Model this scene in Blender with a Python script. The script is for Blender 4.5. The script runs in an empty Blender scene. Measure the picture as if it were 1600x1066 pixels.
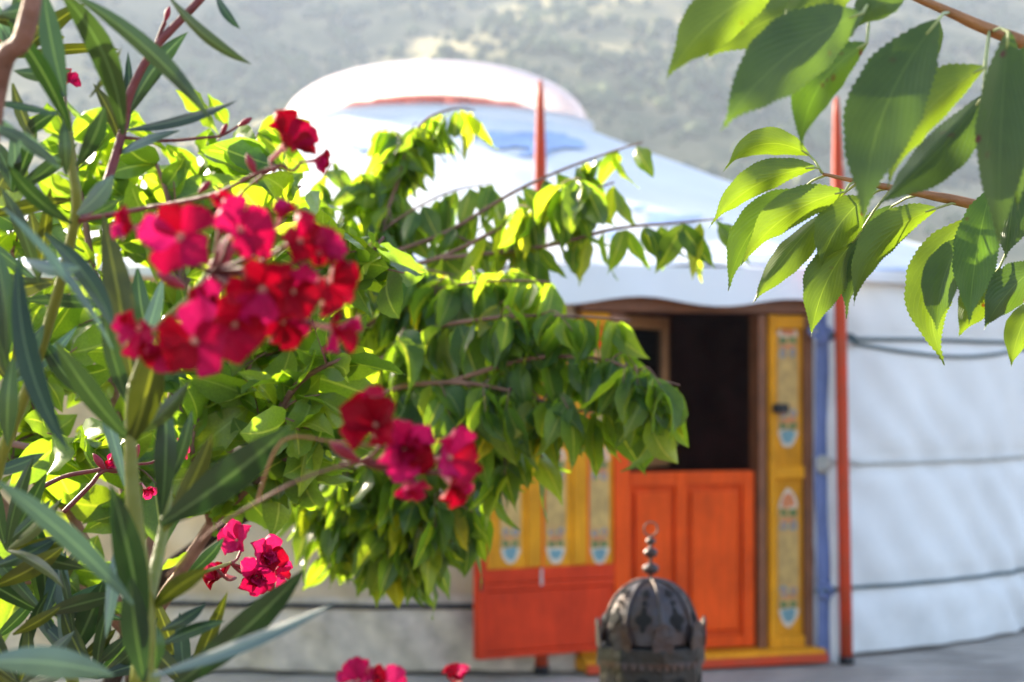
import bpy, bmesh, math, random
from mathutils import Vector, Matrix, noise
random.seed(7)
sc = bpy.context.scene
C = sc.collection
pi = math.pi

# ------------------------------------------------------------------ camera, sky, sun, exposure
FPX = 3096.0                       # focal length in photo pixels (photo is 1600 x 1066)
PITCH = math.atan(72 / FPX)
EYE = 1.27
cd = bpy.data.cameras.new('camera'); cam = bpy.data.objects.new('camera', cd); C.objects.link(cam)
cd.sensor_width = 36; cd.lens = FPX / 1600 * 36
cam.location = (0, 0, EYE); cam.rotation_euler = (pi / 2 + PITCH, 0, 0)
cd.clip_start = .05; cd.clip_end = 6000
cd.dof.use_dof = True; cd.dof.focus_distance = 1.62; cd.dof.aperture_fstop = 9.5; cd.dof.aperture_blades = 7
sc.camera = cam

SUN_AZ, SUN_EL = -42, 22           # azimuth clockwise from the view direction
w = bpy.data.worlds.new('World'); sc.world = w; w.use_nodes = True
sky = w.node_tree.nodes.new('ShaderNodeTexSky'); sky.sky_type = 'NISHITA'; sky.sun_disc = False
sky.sun_elevation = math.radians(SUN_EL); sky.sun_rotation = math.radians(SUN_AZ)
sky.dust_density = 2.5
w.node_tree.links.new(sky.outputs[0], w.node_tree.nodes['Background'].inputs[0])
w.node_tree.nodes['Background'].inputs[1].default_value = .09
ld = bpy.data.lights.new('sun', 'SUN'); sun = bpy.data.objects.new('sun', ld); C.objects.link(sun)
ld.energy = 5.0; ld.angle = math.radians(.9); ld.color = (1, .88, .68)
sdir = Vector((math.sin(math.radians(SUN_AZ)) * math.cos(math.radians(SUN_EL)),
               math.cos(math.radians(SUN_AZ)) * math.cos(math.radians(SUN_EL)), math.sin(math.radians(SUN_EL))))
sun.rotation_euler = sdir.to_track_quat('Z', 'Y').to_euler(); sun.location = (-20, 10, 20)
sc.view_settings.view_transform = 'Standard'; sc.view_settings.look = 'None'
sc.view_settings.gamma = 1; sc.view_settings.exposure = 2.48
sc.render.engine = 'CYCLES'
sc.cycles.use_denoising = True
sc.cycles.max_bounces = 8; sc.cycles.transparent_max_bounces = 12
sc.cycles.sample_clamp_indirect = 6

# ------------------------------------------------------------------ helpers
cp, sp = math.cos(PITCH), math.sin(PITCH)
def P(px, py, d):
    """world point on the ray of a photo pixel at depth d"""
    x = (px - 800) / FPX * d; v = -(py - 533) / FPX * d
    return Vector((x, d * cp - v * sp, EYE + d * sp + v * cp))
VIEW = Vector((0, -1, 0))

def obj(name, verts, faces, mats, parent=None, loc=None, smooth=True, uvs=None, mi=None):
    """one mesh object; verts in world space, origin at loc"""
    loc = Vector(loc) if loc is not None else Vector((0, 0, 0))
    me = bpy.data.meshes.new(name)
    me.from_pydata([tuple(Vector(v) - loc) for v in verts], [], faces)
    return link(name, me, mats, parent, loc, smooth, uvs, mi)

def link(name, me, mats, parent=None, loc=None, smooth=True, uvs=None, mi=None):
    for m in (mats if isinstance(mats, (list, tuple)) else [mats]): me.materials.append(m)
    if smooth: me.polygons.foreach_set('use_smooth', [True] * len(me.polygons))
    if mi is not None: me.polygons.foreach_set('material_index', mi)
    if uvs is not None:
        ul = me.uv_layers.new(name='UVMap')
        for l in me.loops: ul.data[l.index].uv = uvs[l.vertex_index]
    o = bpy.data.objects.new(name, me); C.objects.link(o)
    o.location = Vector(loc) if loc is not None else (0, 0, 0)
    if parent is not None:
        o.parent = parent; o.location = o.location - WLOC[parent.name]
    WLOC[o.name] = Vector(loc) if loc is not None else Vector((0, 0, 0))
    return o
WLOC = {}
def empty(name, loc, label, cat, group=None):
    o = bpy.data.objects.new(name, None); C.objects.link(o); o.location = loc; o.empty_display_size = .1
    WLOC[o.name] = Vector(loc); tag(o, label, cat, group); return o
def tag(o, label, cat, group=None):
    o['label'] = label; o['category'] = cat
    if group: o['group'] = group
def struct(o): o['kind'] = 'structure'; return o

class MB:
    def __init__(s): s.v = []; s.f = []; s.m = []; s.uv = []
    def add(s, v, f, m=0):
        b = len(s.v); s.v += [Vector(q) for q in v]; s.f += [[i + b for i in q] for q in f]; s.m += [m] * len(f)
    def box(s, o, ax, ay, az, m=0):
        """box from corner o with edge vectors"""
        o, ax, ay, az = map(Vector, (o, ax, ay, az))
        v = [o, o + ax, o + ax + ay, o + ay, o + az, o + ax + az, o + ax + ay + az, o + ay + az]
        f = [[0, 3, 2, 1], [4, 5, 6, 7], [0, 1, 5, 4], [1, 2, 6, 5], [2, 3, 7, 6], [3, 0, 4, 7]]
        if ax.cross(ay).dot(az) < 0: f = [q[::-1] for q in f]
        s.add(v, f, m)
    def tube(s, pts, rad, n=8, m=0, closed=False):
        pts = [Vector(p) for p in pts]; N = len(pts)
        if not hasattr(rad, '__len__'): rad = [rad] * N
        ref = None; v = []
        for i, p in enumerate(pts):
            a = pts[(i - 1) % N] if (closed or i) else p; b = pts[(i + 1) % N] if (closed or i < N - 1) else p
            t = (b - a).normalized()
            if ref is None: ref = t.orthogonal().normalized()
            ref = (ref - t * ref.dot(t)).normalized(); q = t.cross(ref)
            v += [p + (ref * math.cos(k * 2 * pi / n) + q * math.sin(k * 2 * pi / n)) * rad[i] for k in range(n)]
        f = []
        for i in range(N if closed else N - 1):
            j = (i + 1) % N
            f += [[i * n + k, i * n + (k + 1) % n, j * n + (k + 1) % n, j * n + k] for k in range(n)]
        if not closed: f += [list(range(n))[::-1], [(N - 1) * n + k for k in range(n)]]
        s.add(v, f, m)
    def lathe(s, c, prof, n=16, m=0, rot=0):
        c = Vector(c); v = []; f = []
        for r, z in prof: v += [c + Vector((math.cos(rot + k * 2 * pi / n) * r, math.sin(rot + k * 2 * pi / n) * r, z)) for k in range(n)]
        for i in range(len(prof) - 1):
            f += [[i * n + k, i * n + (k + 1) % n, (i + 1) * n + (k + 1) % n, (i + 1) * n + k] for k in range(n)]
        s.add(v, f, m)
    def build(s, name, mats, parent=None, loc=None, smooth=True):
        return obj(name, s.v, s.f, mats, parent, loc, smooth, None, s.m)

def interp(tab, t):
    for (a, x), (b, y) in zip(tab, tab[1:]):
        if t <= b: return x + (y - x) * ((t - a) / (b - a) if b > a else 0)
    return tab[-1][1]
def spline(pts, k=6):
    """Catmull-Rom through Vectors"""
    pts = [Vector(p) for p in pts]; out = []
    for i in range(len(pts) - 1):
        p0, p1, p2, p3 = pts[max(i - 1, 0)], pts[i], pts[i + 1], pts[min(i + 2, len(pts) - 1)]
        for j in range(k):
            t = j / k
            out.append(.5 * ((2 * p1) + (p2 - p0) * t + (2 * p0 - 5 * p1 + 4 * p2 - p3) * t * t + (3 * p1 - p0 - 3 * p2 + p3) * t ** 3))
    return out + [pts[-1]]

# ------------------------------------------------------------------ materials
def nt(name):
    m = bpy.data.materials.new(name); m.use_nodes = True; t = m.node_tree
    return m, t, t.nodes['Principled BSDF'], t.nodes['Material Output']
def N(t, typ, **kw):
    n = t.nodes.new(typ)
    for k, v in kw.items(): setattr(n, k, v)
    return n
def ramp(t, fac, stops):
    r = N(t, 'ShaderNodeValToRGB'); e = r.color_ramp.elements
    while len(e) < len(stops): e.new(.5)
    for q, (p, c) in zip(e, stops): q.position = p; q.color = (*c, 1)
    t.links.new(fac, r.inputs[0]); return r
def plain(name, col, rough=.5, var=.25, scale=8, bump=.15, bscale=60, metal=0, spec=.5, second=None, grain=False, mud=None):
    m, t, b, o = nt(name)
    tc = N(t, 'ShaderNodeTexCoord')
    n1 = N(t, 'ShaderNodeTexNoise'); n1.inputs['Scale'].default_value = scale; n1.inputs['Detail'].default_value = 6
    t.links.new(tc.outputs['Object'], n1.inputs['Vector'])
    lo = second or tuple(c * (1 - var) for c in col); hi = tuple(min(1, c * (1 + var * .6)) for c in col)
    r = ramp(t, n1.outputs['Fac'], [(.3, lo), (.7, hi)])
    colr = r.outputs[0]
    if grain:   # brush marks along the boards, grime patches, small chips
        mp = N(t, 'ShaderNodeMapping'); mp.inputs['Scale'].default_value = (38, 38, 3); t.links.new(tc.outputs['Object'], mp.inputs[0])
        g1 = N(t, 'ShaderNodeTexNoise'); g1.inputs['Scale'].default_value = 1.6; g1.inputs['Detail'].default_value = 5; t.links.new(mp.outputs[0], g1.inputs['Vector'])
        g2 = N(t, 'ShaderNodeTexNoise'); g2.inputs['Scale'].default_value = 4.5; g2.inputs['Detail'].default_value = 8; g2.inputs['Roughness'].default_value = .7; t.links.new(tc.outputs['Object'], g2.inputs['Vector'])
        for src, lo_, hi_, st in ((g1, (.66, .60, .58), (1.08, 1.08, 1.08), (.35, .62)), (g2, (.60, .55, .55), (1.06, 1.06, 1.06), (.34, .52))):
            rr = ramp(t, src.outputs['Fac'], [(st[0], lo_), (st[1], hi_)]); mm_ = N(t, 'ShaderNodeMix', data_type='RGBA', blend_type='MULTIPLY'); mm_.inputs[0].default_value = .38
            t.links.new(colr, mm_.inputs[6]); t.links.new(rr.outputs[0], mm_.inputs[7]); colr = mm_.outputs[2]
    if mud:
        sz = N(t, 'ShaderNodeSeparateXYZ'); t.links.new(tc.outputs['Object'], sz.inputs[0])
        g3 = N(t, 'ShaderNodeTexNoise'); g3.inputs['Scale'].default_value = 5; g3.inputs['Detail'].default_value = 8; g3.inputs['Roughness'].default_value = .7; t.links.new(tc.outputs['Object'], g3.inputs['Vector'])
        ma = N(t, 'ShaderNodeMath', operation='MULTIPLY_ADD'); t.links.new(g3.outputs['Fac'], ma.inputs[0]); ma.inputs[1].default_value = .75; t.links.new(sz.outputs[2], ma.inputs[2])
        mr_ = N(t, 'ShaderNodeMapRange'); mr_.inputs['From Min'].default_value = .62; mr_.inputs['From Max'].default_value = .36; mr_.inputs['To Max'].default_value = .28; t.links.new(ma.outputs[0], mr_.inputs['Value'])
        mm_ = N(t, 'ShaderNodeMix', data_type='RGBA'); t.links.new(mr_.outputs[0], mm_.inputs[0]); t.links.new(colr, mm_.inputs[6]); mm_.inputs[7].default_value = (*mud, 1); colr = mm_.outputs[2]
    t.links.new(colr, b.inputs['Base Color'])
    b.inputs['Roughness'].default_value = rough; b.inputs['Metallic'].default_value = metal
    b.inputs['Specular IOR Level'].default_value = spec
    if bump:
        n2 = N(t, 'ShaderNodeTexNoise'); n2.inputs['Scale'].default_value = bscale; n2.inputs['Detail'].default_value = 4
        t.links.new(tc.outputs['Object'], n2.inputs['Vector'])
        bp = N(t, 'ShaderNodeBump'); bp.inputs['Strength'].default_value = bump; bp.inputs['Distance'].default_value = .01
        t.links.new(n2.outputs['Fac'], bp.inputs['Height']); t.links.new(bp.outputs[0], b.inputs['Normal'])
    return m

def leafmat(name, cols, trans_col, trans=.4, rough=.4, rib=(.3, .4, .15), ribw=.035, veins=True, spots=None, spec=.5, under=None):
    """cols: ramp stops over a per-leaf random"""
    m, t, b, o = nt(name)
    oi = N(t, 'ShaderNodeObjectInfo'); ge = N(t, 'ShaderNodeNewGeometry')
    ad = N(t, 'ShaderNodeMath', operation='ADD'); t.links.new(oi.outputs['Random'], ad.inputs[0]); t.links.new(ge.outputs['Random Per Island'], ad.inputs[1])
    fr = N(t, 'ShaderNodeMath', operation='FRACT'); t.links.new(ad.outputs[0], fr.inputs[0])
    base = ramp(t, fr.outputs[0], cols).outputs[0]
    uv = N(t, 'ShaderNodeUVMap'); sx = N(t, 'ShaderNodeSeparateXYZ'); t.links.new(uv.outputs[0], sx.inputs[0])
    a = N(t, 'ShaderNodeMath', operation='SUBTRACT'); t.links.new(sx.outputs[0], a.inputs[0]); a.inputs[1].default_value = .5
    a2 = N(t, 'ShaderNodeMath', operation='ABSOLUTE'); t.links.new(a.outputs[0], a2.inputs[0])
    lt = N(t, 'ShaderNodeMapRange'); lt.inputs['From Min'].default_value = ribw * 1.4; lt.inputs['From Max'].default_value = ribw * .6
    t.links.new(a2.outputs[0], lt.inputs['Value'])
    tc = N(t, 'ShaderNodeTexCoord')
    no = N(t, 'ShaderNodeTexNoise'); no.inputs['Scale'].default_value = 35; no.inputs['Detail'].default_value = 5
    t.links.new(tc.outputs['Object'], no.inputs['Vector'])
    mv = N(t, 'ShaderNodeMix', data_type='RGBA', blend_type='MULTIPLY'); mv.inputs[0].default_value = .55
    rv = ramp(t, no.outputs['Fac'], [(.3, (.55, .6, .6)), (.7, (1.1, 1.1, 1.05))])
    t.links.new(base, mv.inputs[6]); t.links.new(rv.outputs[0], mv.inputs[7])
    col = mv.outputs[2]
    bp = N(t, 'ShaderNodeBump'); bp.inputs['Strength'].default_value = .16; bp.inputs['Distance'].default_value = .001
    if veins:
        mu = N(t, 'ShaderNodeMath', operation='MULTIPLY_ADD'); t.links.new(a2.outputs[0], mu.inputs[0]); mu.inputs[1].default_value = -1.1
        sc_ = N(t, 'ShaderNodeMath', operation='MULTIPLY'); t.links.new(sx.outputs[1], sc_.inputs[0]); sc_.inputs[1].default_value = 1.0
        t.links.new(sc_.outputs[0], mu.inputs[2])
        s1 = N(t, 'ShaderNodeMath', operation='MULTIPLY'); t.links.new(mu.outputs[0], s1.inputs[0]); s1.inputs[1].default_value = 62
        s2 = N(t, 'ShaderNodeMath', operation='SINE'); t.links.new(s1.outputs[0], s2.inputs[0])
        vm = N(t, 'ShaderNodeMapRange'); vm.inputs['From Min'].default_value = .86; vm.inputs['From Max'].default_value = 1.0
        t.links.new(s2.outputs[0], vm.inputs['Value'])
        vs = N(t, 'ShaderNodeMath', operation='MULTIPLY'); t.links.new(vm.outputs[0], vs.inputs[0]); vs.inputs[1].default_value = .32
        mx = N(t, 'ShaderNodeMath', operation='MAXIMUM'); t.links.new(vs.outputs[0], mx.inputs[0]); t.links.new(lt.outputs[0], mx.inputs[1])
        ribf = mx.outputs[0]
        t.links.new(s2.outputs[0], bp.inputs['Height'])
    else:
        ribf = lt.outputs[0]; t.links.new(no.outputs['Fac'], bp.inputs['Height'])
    mr = N(t, 'ShaderNodeMix', data_type='RGBA'); t.links.new(ribf, mr.inputs[0]); t.links.new(col, mr.inputs[6]); mr.inputs[7].default_value = (*rib, 1)
    col = mr.outputs[2]
    if spots is not None:
        vo = N(t, 'ShaderNodeTexVoronoi'); vo.inputs['Scale'].default_value = 75
        t.links.new(tc.outputs['Object'], vo.inputs['Vector'])
        n3 = N(t, 'ShaderNodeTexNoise'); n3.inputs['Scale'].default_value = 22; t.links.new(tc.outputs['Object'], n3.inputs['Vector'])
        m1 = N(t, 'ShaderNodeMapRange'); m1.inputs['From Min'].default_value = .23; m1.inputs['From Max'].default_value = .13; t.links.new(vo.outputs['Distance'], m1.inputs['Value'])
        m2 = N(t, 'ShaderNodeMapRange'); m2.inputs['From Min'].default_value = .55 + spots; m2.inputs['From Max'].default_value = .6 + spots; t.links.new(n3.outputs['Fac'], m2.inputs['Value'])
        mm = N(t, 'ShaderNodeMath', operation='MULTIPLY'); t.links.new(m1.outputs[0], mm.inputs[0]); t.links.new(m2.outputs[0], mm.inputs[1])
        ms = N(t, 'ShaderNodeMix', data_type='RGBA'); t.links.new(mm.outputs[0], ms.inputs[0]); t.links.new(col, ms.inputs[6]); ms.inputs[7].default_value = (.07, .012, .008, 1)
        col = ms.outputs[2]
    t.links.new(col, b.inputs['Base Color']); t.links.new(bp.outputs[0], b.inputs['Normal'])
    b.inputs['Roughness'].default_value = rough; b.inputs['Specular IOR Level'].default_value = spec
    tr = N(t, 'ShaderNodeBsdfTranslucent')
    tm = N(t, 'ShaderNodeMix', data_type='RGBA', blend_type='MULTIPLY'); tm.inputs[0].default_value = 1
    t.links.new(col, tm.inputs[6]); tm.inputs[7].default_value = (*trans_col, 1)
    t.links.new(tm.outputs[2], tr.inputs[0])
    mi = N(t, 'ShaderNodeMixShader'); mi.inputs[0].default_value = trans
    t.links.new(b.outputs[0], mi.inputs[1]); t.links.new(tr.outputs[0], mi.inputs[2]); t.links.new(mi.outputs[0], o.inputs[0])
    return m

M = {}
M['canvas'] = plain('canvas_white', (.80, .80, .79), .85, .10, 2.2, .25, 14, spec=.2, mud=(.42, .40, .36))
M['canvas_roof'] = plain('canvas_roof', (.78, .79, .80), .8, .08, 1.5, .1, 18, spec=.2)
M['canvas_beige'] = plain('canvas_stained_bounce', (.62, .47, .31), .9, .35, 3.2, .3, 16, spec=.1, second=(.40, .33, .25))  # stain, plus warm bounce off the ground put into the colour
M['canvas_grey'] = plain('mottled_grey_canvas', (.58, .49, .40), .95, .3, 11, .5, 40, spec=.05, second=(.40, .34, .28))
M['orange'] = plain('orange_paint', (.82, .088, .005), .55, .15, 5, .1, 40, spec=.15, grain=True)
M['orange_dark'] = plain('red_orange_paint', (.66, .046, .009), .55, .18, 5, .1, 40, spec=.15, grain=True)
M['yellow'] = plain('ochre_yellow_paint', (.74, .31, .010), .55, .22, 6, .1, 40, spec=.15, grain=True)
M['brown'] = plain('brown_stained_wood', (.20, .065, .02), .5, .3, 10, .1, 40)
M['lightwood'] = plain('casement_wood', (.33, .15, .05), .5, .25, 10, .1, 40)
M['blue'] = plain('blue_cloth', (.19, .24, .46), .85, .2, 9, .1, 80, spec=.1)
M['lilac'] = plain('lilac_cloth', (.45, .45, .68), .85, .15, 9, .1, 80, spec=.1)
M['white'] = plain('white_cloth', (.80, .81, .82), .85, .08, 9, .1, 80, spec=.1)
M['paleblue'] = plain('printed_blue_canvas', (.44, .57, .82), .85, .3, 7, .1, 30, spec=.1)
M['pole'] = plain('red_painted_pole', (.52, .045, .012), .55, .3, 9, .1, 40, spec=.2, second=(.42, .07, .03))
M['rope'] = plain('grey_green_rope', (.10, .15, .17), .9, .4, 40, .5, 200, spec=.1)
M['darkrope'] = plain('dark_rope', (.05, .05, .055), .9, .4, 40, .5, 200, spec=.1)
M['palerope'] = plain('pale_rope', (.55, .55, .52), .9, .2, 40, .5, 200, spec=.1)
M['lining'] = plain('maroon_lining', (.20, .065, .055), .95, .4, 3, 0, spec=.05)
M['lattice'] = plain('lattice_wood', (.50, .22, .17), .9, .3, 6, 0, spec=.05)
M['dark'] = plain('black_iron', (.012, .012, .014), .45, .3, 20, .2, 80, metal=.2)
M['deck'] = plain('weathered_deck_wood', (.42, .375, .33), .85, .35, 5, .3, 30, spec=.15)
M['ground'] = plain('dry_earth', (.20, .15, .10), .95, .35, 1.5, .5, 12, spec=.05)
M['stone'] = plain('plinth_stone', (.33, .30, .27), .9, .3, 6, .5, 30, spec=.1)
M['orn_white'] = plain('ornament_white', (.66, .54, .40), .5, .12, 20, 0)
M['orn_cyan'] = plain('ornament_cyan', (.15, .30, .33), .5, .2, 20, 0)
M['orn_green'] = plain('ornament_green', (.10, .17, .04), .5, .2, 20, 0)
M['orn_khaki'] = plain('ornament_khaki', (.54, .34, .10), .5, .3, 20, 0)
M['orn_salmon'] = plain('ornament_salmon', (.62, .20, .07), .5, .2, 20, 0)
M['orn_base'] = plain('ornament_ground', (.56, .33, .10), .5, .2, 20, 0)
ORN = ['orn_white', 'orn_cyan', 'orn_green', 'orn_khaki', 'orn_salmon', 'orn_base']
M['lantern'] = plain('rusted_dark_metal', (.060, .058, .068), .5, .5, 22, .5, 70, metal=.5, second=(.080, .038, .022))
M['lantern_dark'] = plain('darker_metal', (.022, .024, .026), .55, .4, 22, .5, 70, metal=.3, second=(.030, .020, .014))  # darker metal for the lantern body
M['hole'] = plain('hole_black', (.008, .007, .007), .9, .3, 20, 0)  # flat black painted where the lantern openings would be dark inside
M['bark_red'] = plain('reddish_bark', (.26, .14, .105), .7, .4, 30, .4, 120, spec=.2)
M['bark'] = plain('brown_bark', (.045, .030, .022), .9, .4, 20, .6, 60, spec=.1)
M['twig'] = plain('crimson_twig', (.16, .03, .03), .6, .35, 40, .2, 150)
M['stem'] = plain('olive_stem', (.17, .19, .022), .5, .25, 25, .15, 120)
M['petiole'] = plain('petiole_green', (.30, .34, .10), .5, .2, 30, .1, 100)
M['branchpeach'] = plain('orange_brown_twig', (.33, .14, .045), .5, .35, 45, .25, 160)

M['oleander'] = leafmat('oleander_leaf', [(0, (.012, .032, .015)), (.45, (.020, .048, .018)), (.75, (.032, .062, .038)), (1, (.040, .065, .015))],
                        (1.6, 1.9, .6), .22, .33, (.075, .12, .055), .05, False)
M['oleander_pale'] = leafmat('oleander_leaf_pale', [(0, (.070, .120, .125)), (1, (.10, .155, .155))], (1.4, 1.8, .8), .2, .30, (.16, .24, .2), .05, False)
M['oleander_olive'] = leafmat('oleander_leaf_olive', [(0, (.042, .058, .008)), (1, (.062, .074, .010))], (1.7, 1.7, .5), .3, .4, (.17, .19, .03), .05, False)
M['peach'] = leafmat('peach_leaf', [(0, (.075, .130, .018)), (.5, (.100, .165, .020)), (1, (.085, .145, .024))], (2.1, 1.9, .5), .42, .45, (.12, .19, .035), .014, True, spots=.05)
M['peach_dark'] = leafmat('peach_leaf_dark', [(0, (.042, .082, .018)), (1, (.060, .110, .020))], (2.0, 1.9, .5), .36, .4, (.07, .12, .03), .014, True, spots=.04)
M['peach_spot'] = leafmat('peach_leaf_spotted', [(0, (.06, .13, .016)), (1, (.07, .14, .02))], (2.1, 2.0, .5), .42, .42, (.10, .19, .035), .014, True, spots=.0)
M['treeleaf'] = leafmat('tree_leaf', [(0, (.060, .130, .036)), (.4, (.080, .170, .042)), (.75, (.105, .20, .042)), (.95, (.15, .24, .045)), (1, (.26, .28, .04))],
                        (4.2, 3.1, .42), .62, .30, (.22, .30, .10), .03, False)
M['bushleaf'] = leafmat('bush_leaf', [(0, (.070, .14, .036)), (.5, (.105, .19, .042)), (.85, (.15, .24, .045)), (1, (.19, .26, .045))],
                        (3.4, 2.9, .35), .52, .34, (.22, .30, .10), .03, False)
def petalmat(name, c1, c2):
    m, t, b, o = nt(name)
    oi = N(t, 'ShaderNodeObjectInfo'); r = ramp(t, oi.outputs['Random'], [(0, c1), (1, c2)])
    uv = N(t, 'ShaderNodeUVMap'); sx = N(t, 'ShaderNodeSeparateXYZ'); t.links.new(uv.outputs[0], sx.inputs[0])
    wv = N(t, 'ShaderNodeTexNoise'); wv.inputs['Scale'].default_value = 5; mp = N(t, 'ShaderNodeMapping'); mp.inputs['Scale'].default_value = (6, 1, 1)
    t.links.new(uv.outputs[0], mp.inputs[0]); t.links.new(mp.outputs[0], wv.inputs['Vector'])
    mx = N(t, 'ShaderNodeMix', data_type='RGBA', blend_type='MULTIPLY'); mx.inputs[0].default_value = .6
    rr = ramp(t, wv.outputs['Fac'], [(.35, (.6, .5, .6)), (.65, (1.1, 1.1, 1.1))])
    t.links.new(r.outputs[0], mx.inputs[6]); t.links.new(rr.outputs[0], mx.inputs[7])
    wm = N(t, 'ShaderNodeMapRange'); wm.inputs['From Min'].default_value = .16; wm.inputs['From Max'].default_value = .02; t.links.new(sx.outputs[1], wm.inputs['Value'])
    m2 = N(t, 'ShaderNodeMix', data_type='RGBA'); t.links.new(wm.outputs[0], m2.inputs[0]); t.links.new(mx.outputs[2], m2.inputs[6]); m2.inputs[7].default_value = (.7, .35, .35, 1)
    t.links.new(m2.outputs[2], b.inputs['Base Color']); b.inputs['Roughness'].default_value = .6; b.inputs['Specular IOR Level'].default_value = .15
    
    tr = N(t, 'ShaderNodeBsdfTranslucent'); t.links.new(m2.outputs[2], tr.inputs[0])
    mi = N(t, 'ShaderNodeMixShader'); mi.inputs[0].default_value = .35
    t.links.new(b.outputs[0], mi.inputs[1]); t.links.new(tr.outputs[0], mi.inputs[2]); t.links.new(mi.outputs[0], o.inputs[0]); return m
M['stamen'] = plain('pale_stamens', (.62, .40, .26), .6, .3, 60, .2, 300)
M['bud'] = plain('crimson_bud', (.30, .008, .030), .55, .4, 60, .2, 200)
M['petal'] = petalmat('crimson_petal', (.40, .001, .030), (.60, .012, .14))
M['petal_red'] = petalmat('red_petal', (.26, .0006, .010), (.44, .0012, .020))
M['petal_pink'] = petalmat('pink_petal', (.52, .006, .085), (.62, .02, .13))
# acrylic crown dome: milky, partly see-through
def domemat():
    m, t, b, o = nt('milky_acrylic')
    b.inputs['Base Color'].default_value = (.93, .92, .91, 1); b.inputs['Roughness'].default_value = .08
    tl = N(t, 'ShaderNodeBsdfTranslucent'); tl.inputs[0].default_value = (.97, .95, .94, 1)
    tr = N(t, 'ShaderNodeBsdfTransparent'); tr.inputs[0].default_value = (.98, .93, .90, 1)
    a = N(t, 'ShaderNodeMixShader'); a.inputs[0].default_value = .5; t.links.new(b.outputs[0], a.inputs[1]); t.links.new(tl.outputs[0], a.inputs[2])
    lw = N(t, 'ShaderNodeFresnel'); lw.inputs[0].default_value = 1.45
    no = N(t, 'ShaderNodeTexNoise'); no.inputs['Scale'].default_value = 3
    mr = N(t, 'ShaderNodeMapRange'); mr.inputs['To Min'].default_value = .86; mr.inputs['To Max'].default_value = .03; mr.inputs['From Max'].default_value = .35
    t.links.new(lw.outputs[0], mr.inputs['Value'])
    s = N(t, 'ShaderNodeMixShader'); t.links.new(mr.outputs[0], s.inputs[0]); t.links.new(a.outputs[0], s.inputs[1]); t.links.new(tr.outputs[0], s.inputs[2])
    t.links.new(s.outputs[0], o.inputs[0]); return m
M['dome'] = domemat()
def glassmat():
    m, t, b, o = nt('window_glass')
    g = N(t, 'ShaderNodeBsdfGlossy'); g.inputs['Roughness'].default_value = .03; g.inputs[0].default_value = (.8, .8, .8, 1)
    tr = N(t, 'ShaderNodeBsdfTransparent'); tr.inputs[0].default_value = (.85, .85, .85, 1)
    fr = N(t, 'ShaderNodeFresnel'); fr.inputs[0].default_value = 1.45; s = N(t, 'ShaderNodeMixShader')
    t.links.new(fr.outputs[0], s.inputs[0]); t.links.new(tr.outputs[0], s.inputs[1]); t.links.new(g.outputs[0], s.inputs[2]); t.links.new(s.outputs[0], o.inputs[0]); return m
M['glass'] = glassmat()
def hillmat():
    m, t, b, o = nt('dry_scrub_hillside'); tc = N(t, 'ShaderNodeTexCoord')
    n1 = N(t, 'ShaderNodeTexNoise'); n1.inputs['Scale'].default_value = .035; n1.inputs['Detail'].default_value = 9; n1.inputs['Roughness'].default_value = .65
    t.links.new(tc.outputs['Object'], n1.inputs['Vector'])
    r = ramp(t, n1.outputs['Fac'], [(.32, (.08, .10, .045)), (.46, (.17, .16, .075)), (.56, (.27, .23, .12)), (.70, (.42, .33, .13))])
    t.links.new(r.outputs[0], b.inputs['Base Color']); b.inputs['Roughness'].default_value = .95; b.inputs['Specular IOR Level'].default_value = .05; return m
M['hill'] = hillmat()
M['scrub'] = plain('scrub', (.10, .12, .05), .95, .5, .05, 0, spec=.05, second=(.06, .075, .05))

# ------------------------------------------------------------------ setting: ground, hillside, scrub
g = 3000
struct(obj('ground', [(-g, -g, -.13), (g, -g, -.13), (g, g, -.13), (-g, g, -.13)], [[0, 1, 2, 3]], M['ground'], smooth=False))
def hill_z(x, y):
    d = y - 280 - .10 * x
    k = max(0, min(1, d / 430)); base = 172 * (k ** 1.05); base = 138 - 6 * math.log(1 + math.exp((138 - base) / 6)) if base > 100 else base
    az = math.degrees(math.atan2(x, y))
    side = max(0, min(1, (az + 27) / 14)); base *= side * side * (3 - 2 * side)
    base = min(base, 139)
    nz = .55 * noise.fractal(Vector((x * .006, y * .006, 1.3)), 1.0, 2.0, 5)
    nf = noise.fractal(Vector((x * .03, y * .03, 4.3)), 1.0, 2.0, 4)
    amp = min(1, max(0, d / 60))
    p_ = (x + 8) * .90 - (y - 420) * .43
    nz += .75 * math.exp(-(max(-p_, p_ * .35) / 42) ** 2) - .35 * math.exp(-((p_ + 90) / 45) ** 2) + .35 * math.sin(x * .05 + y * .03) * math.exp(-((p_ - 120) / 80) ** 2)
    return -2 + base * (1 + .10 * nz) + amp * side * (9 * nz + 3.2 * nf)
nx, ny = 200, 120; V = []; F = []
for j in range(ny):
    for i in range(nx):
        y = 240 + 520 * (j / (ny - 1)); x = -760 + 1650 * i / (nx - 1)
        V.append((x, y, hill_z(x, y)))
for j in range(ny - 1):
    for i in range(nx - 1): F.append([j * nx + i, j * nx + i + 1, (j + 1) * nx + i + 1, (j + 1) * nx + i])
struct(obj('hillside', V, F, M['hill']))
ico = bmesh.new(); bmesh.ops.create_icosphere(ico, subdivisions=1, radius=1)
iv = [v.co.copy() for v in ico.verts]; ifc = [[v.index for v in f.verts] for f in ico.faces]; ico.free()
mb = MB(); rs = random.Random(3)
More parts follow.
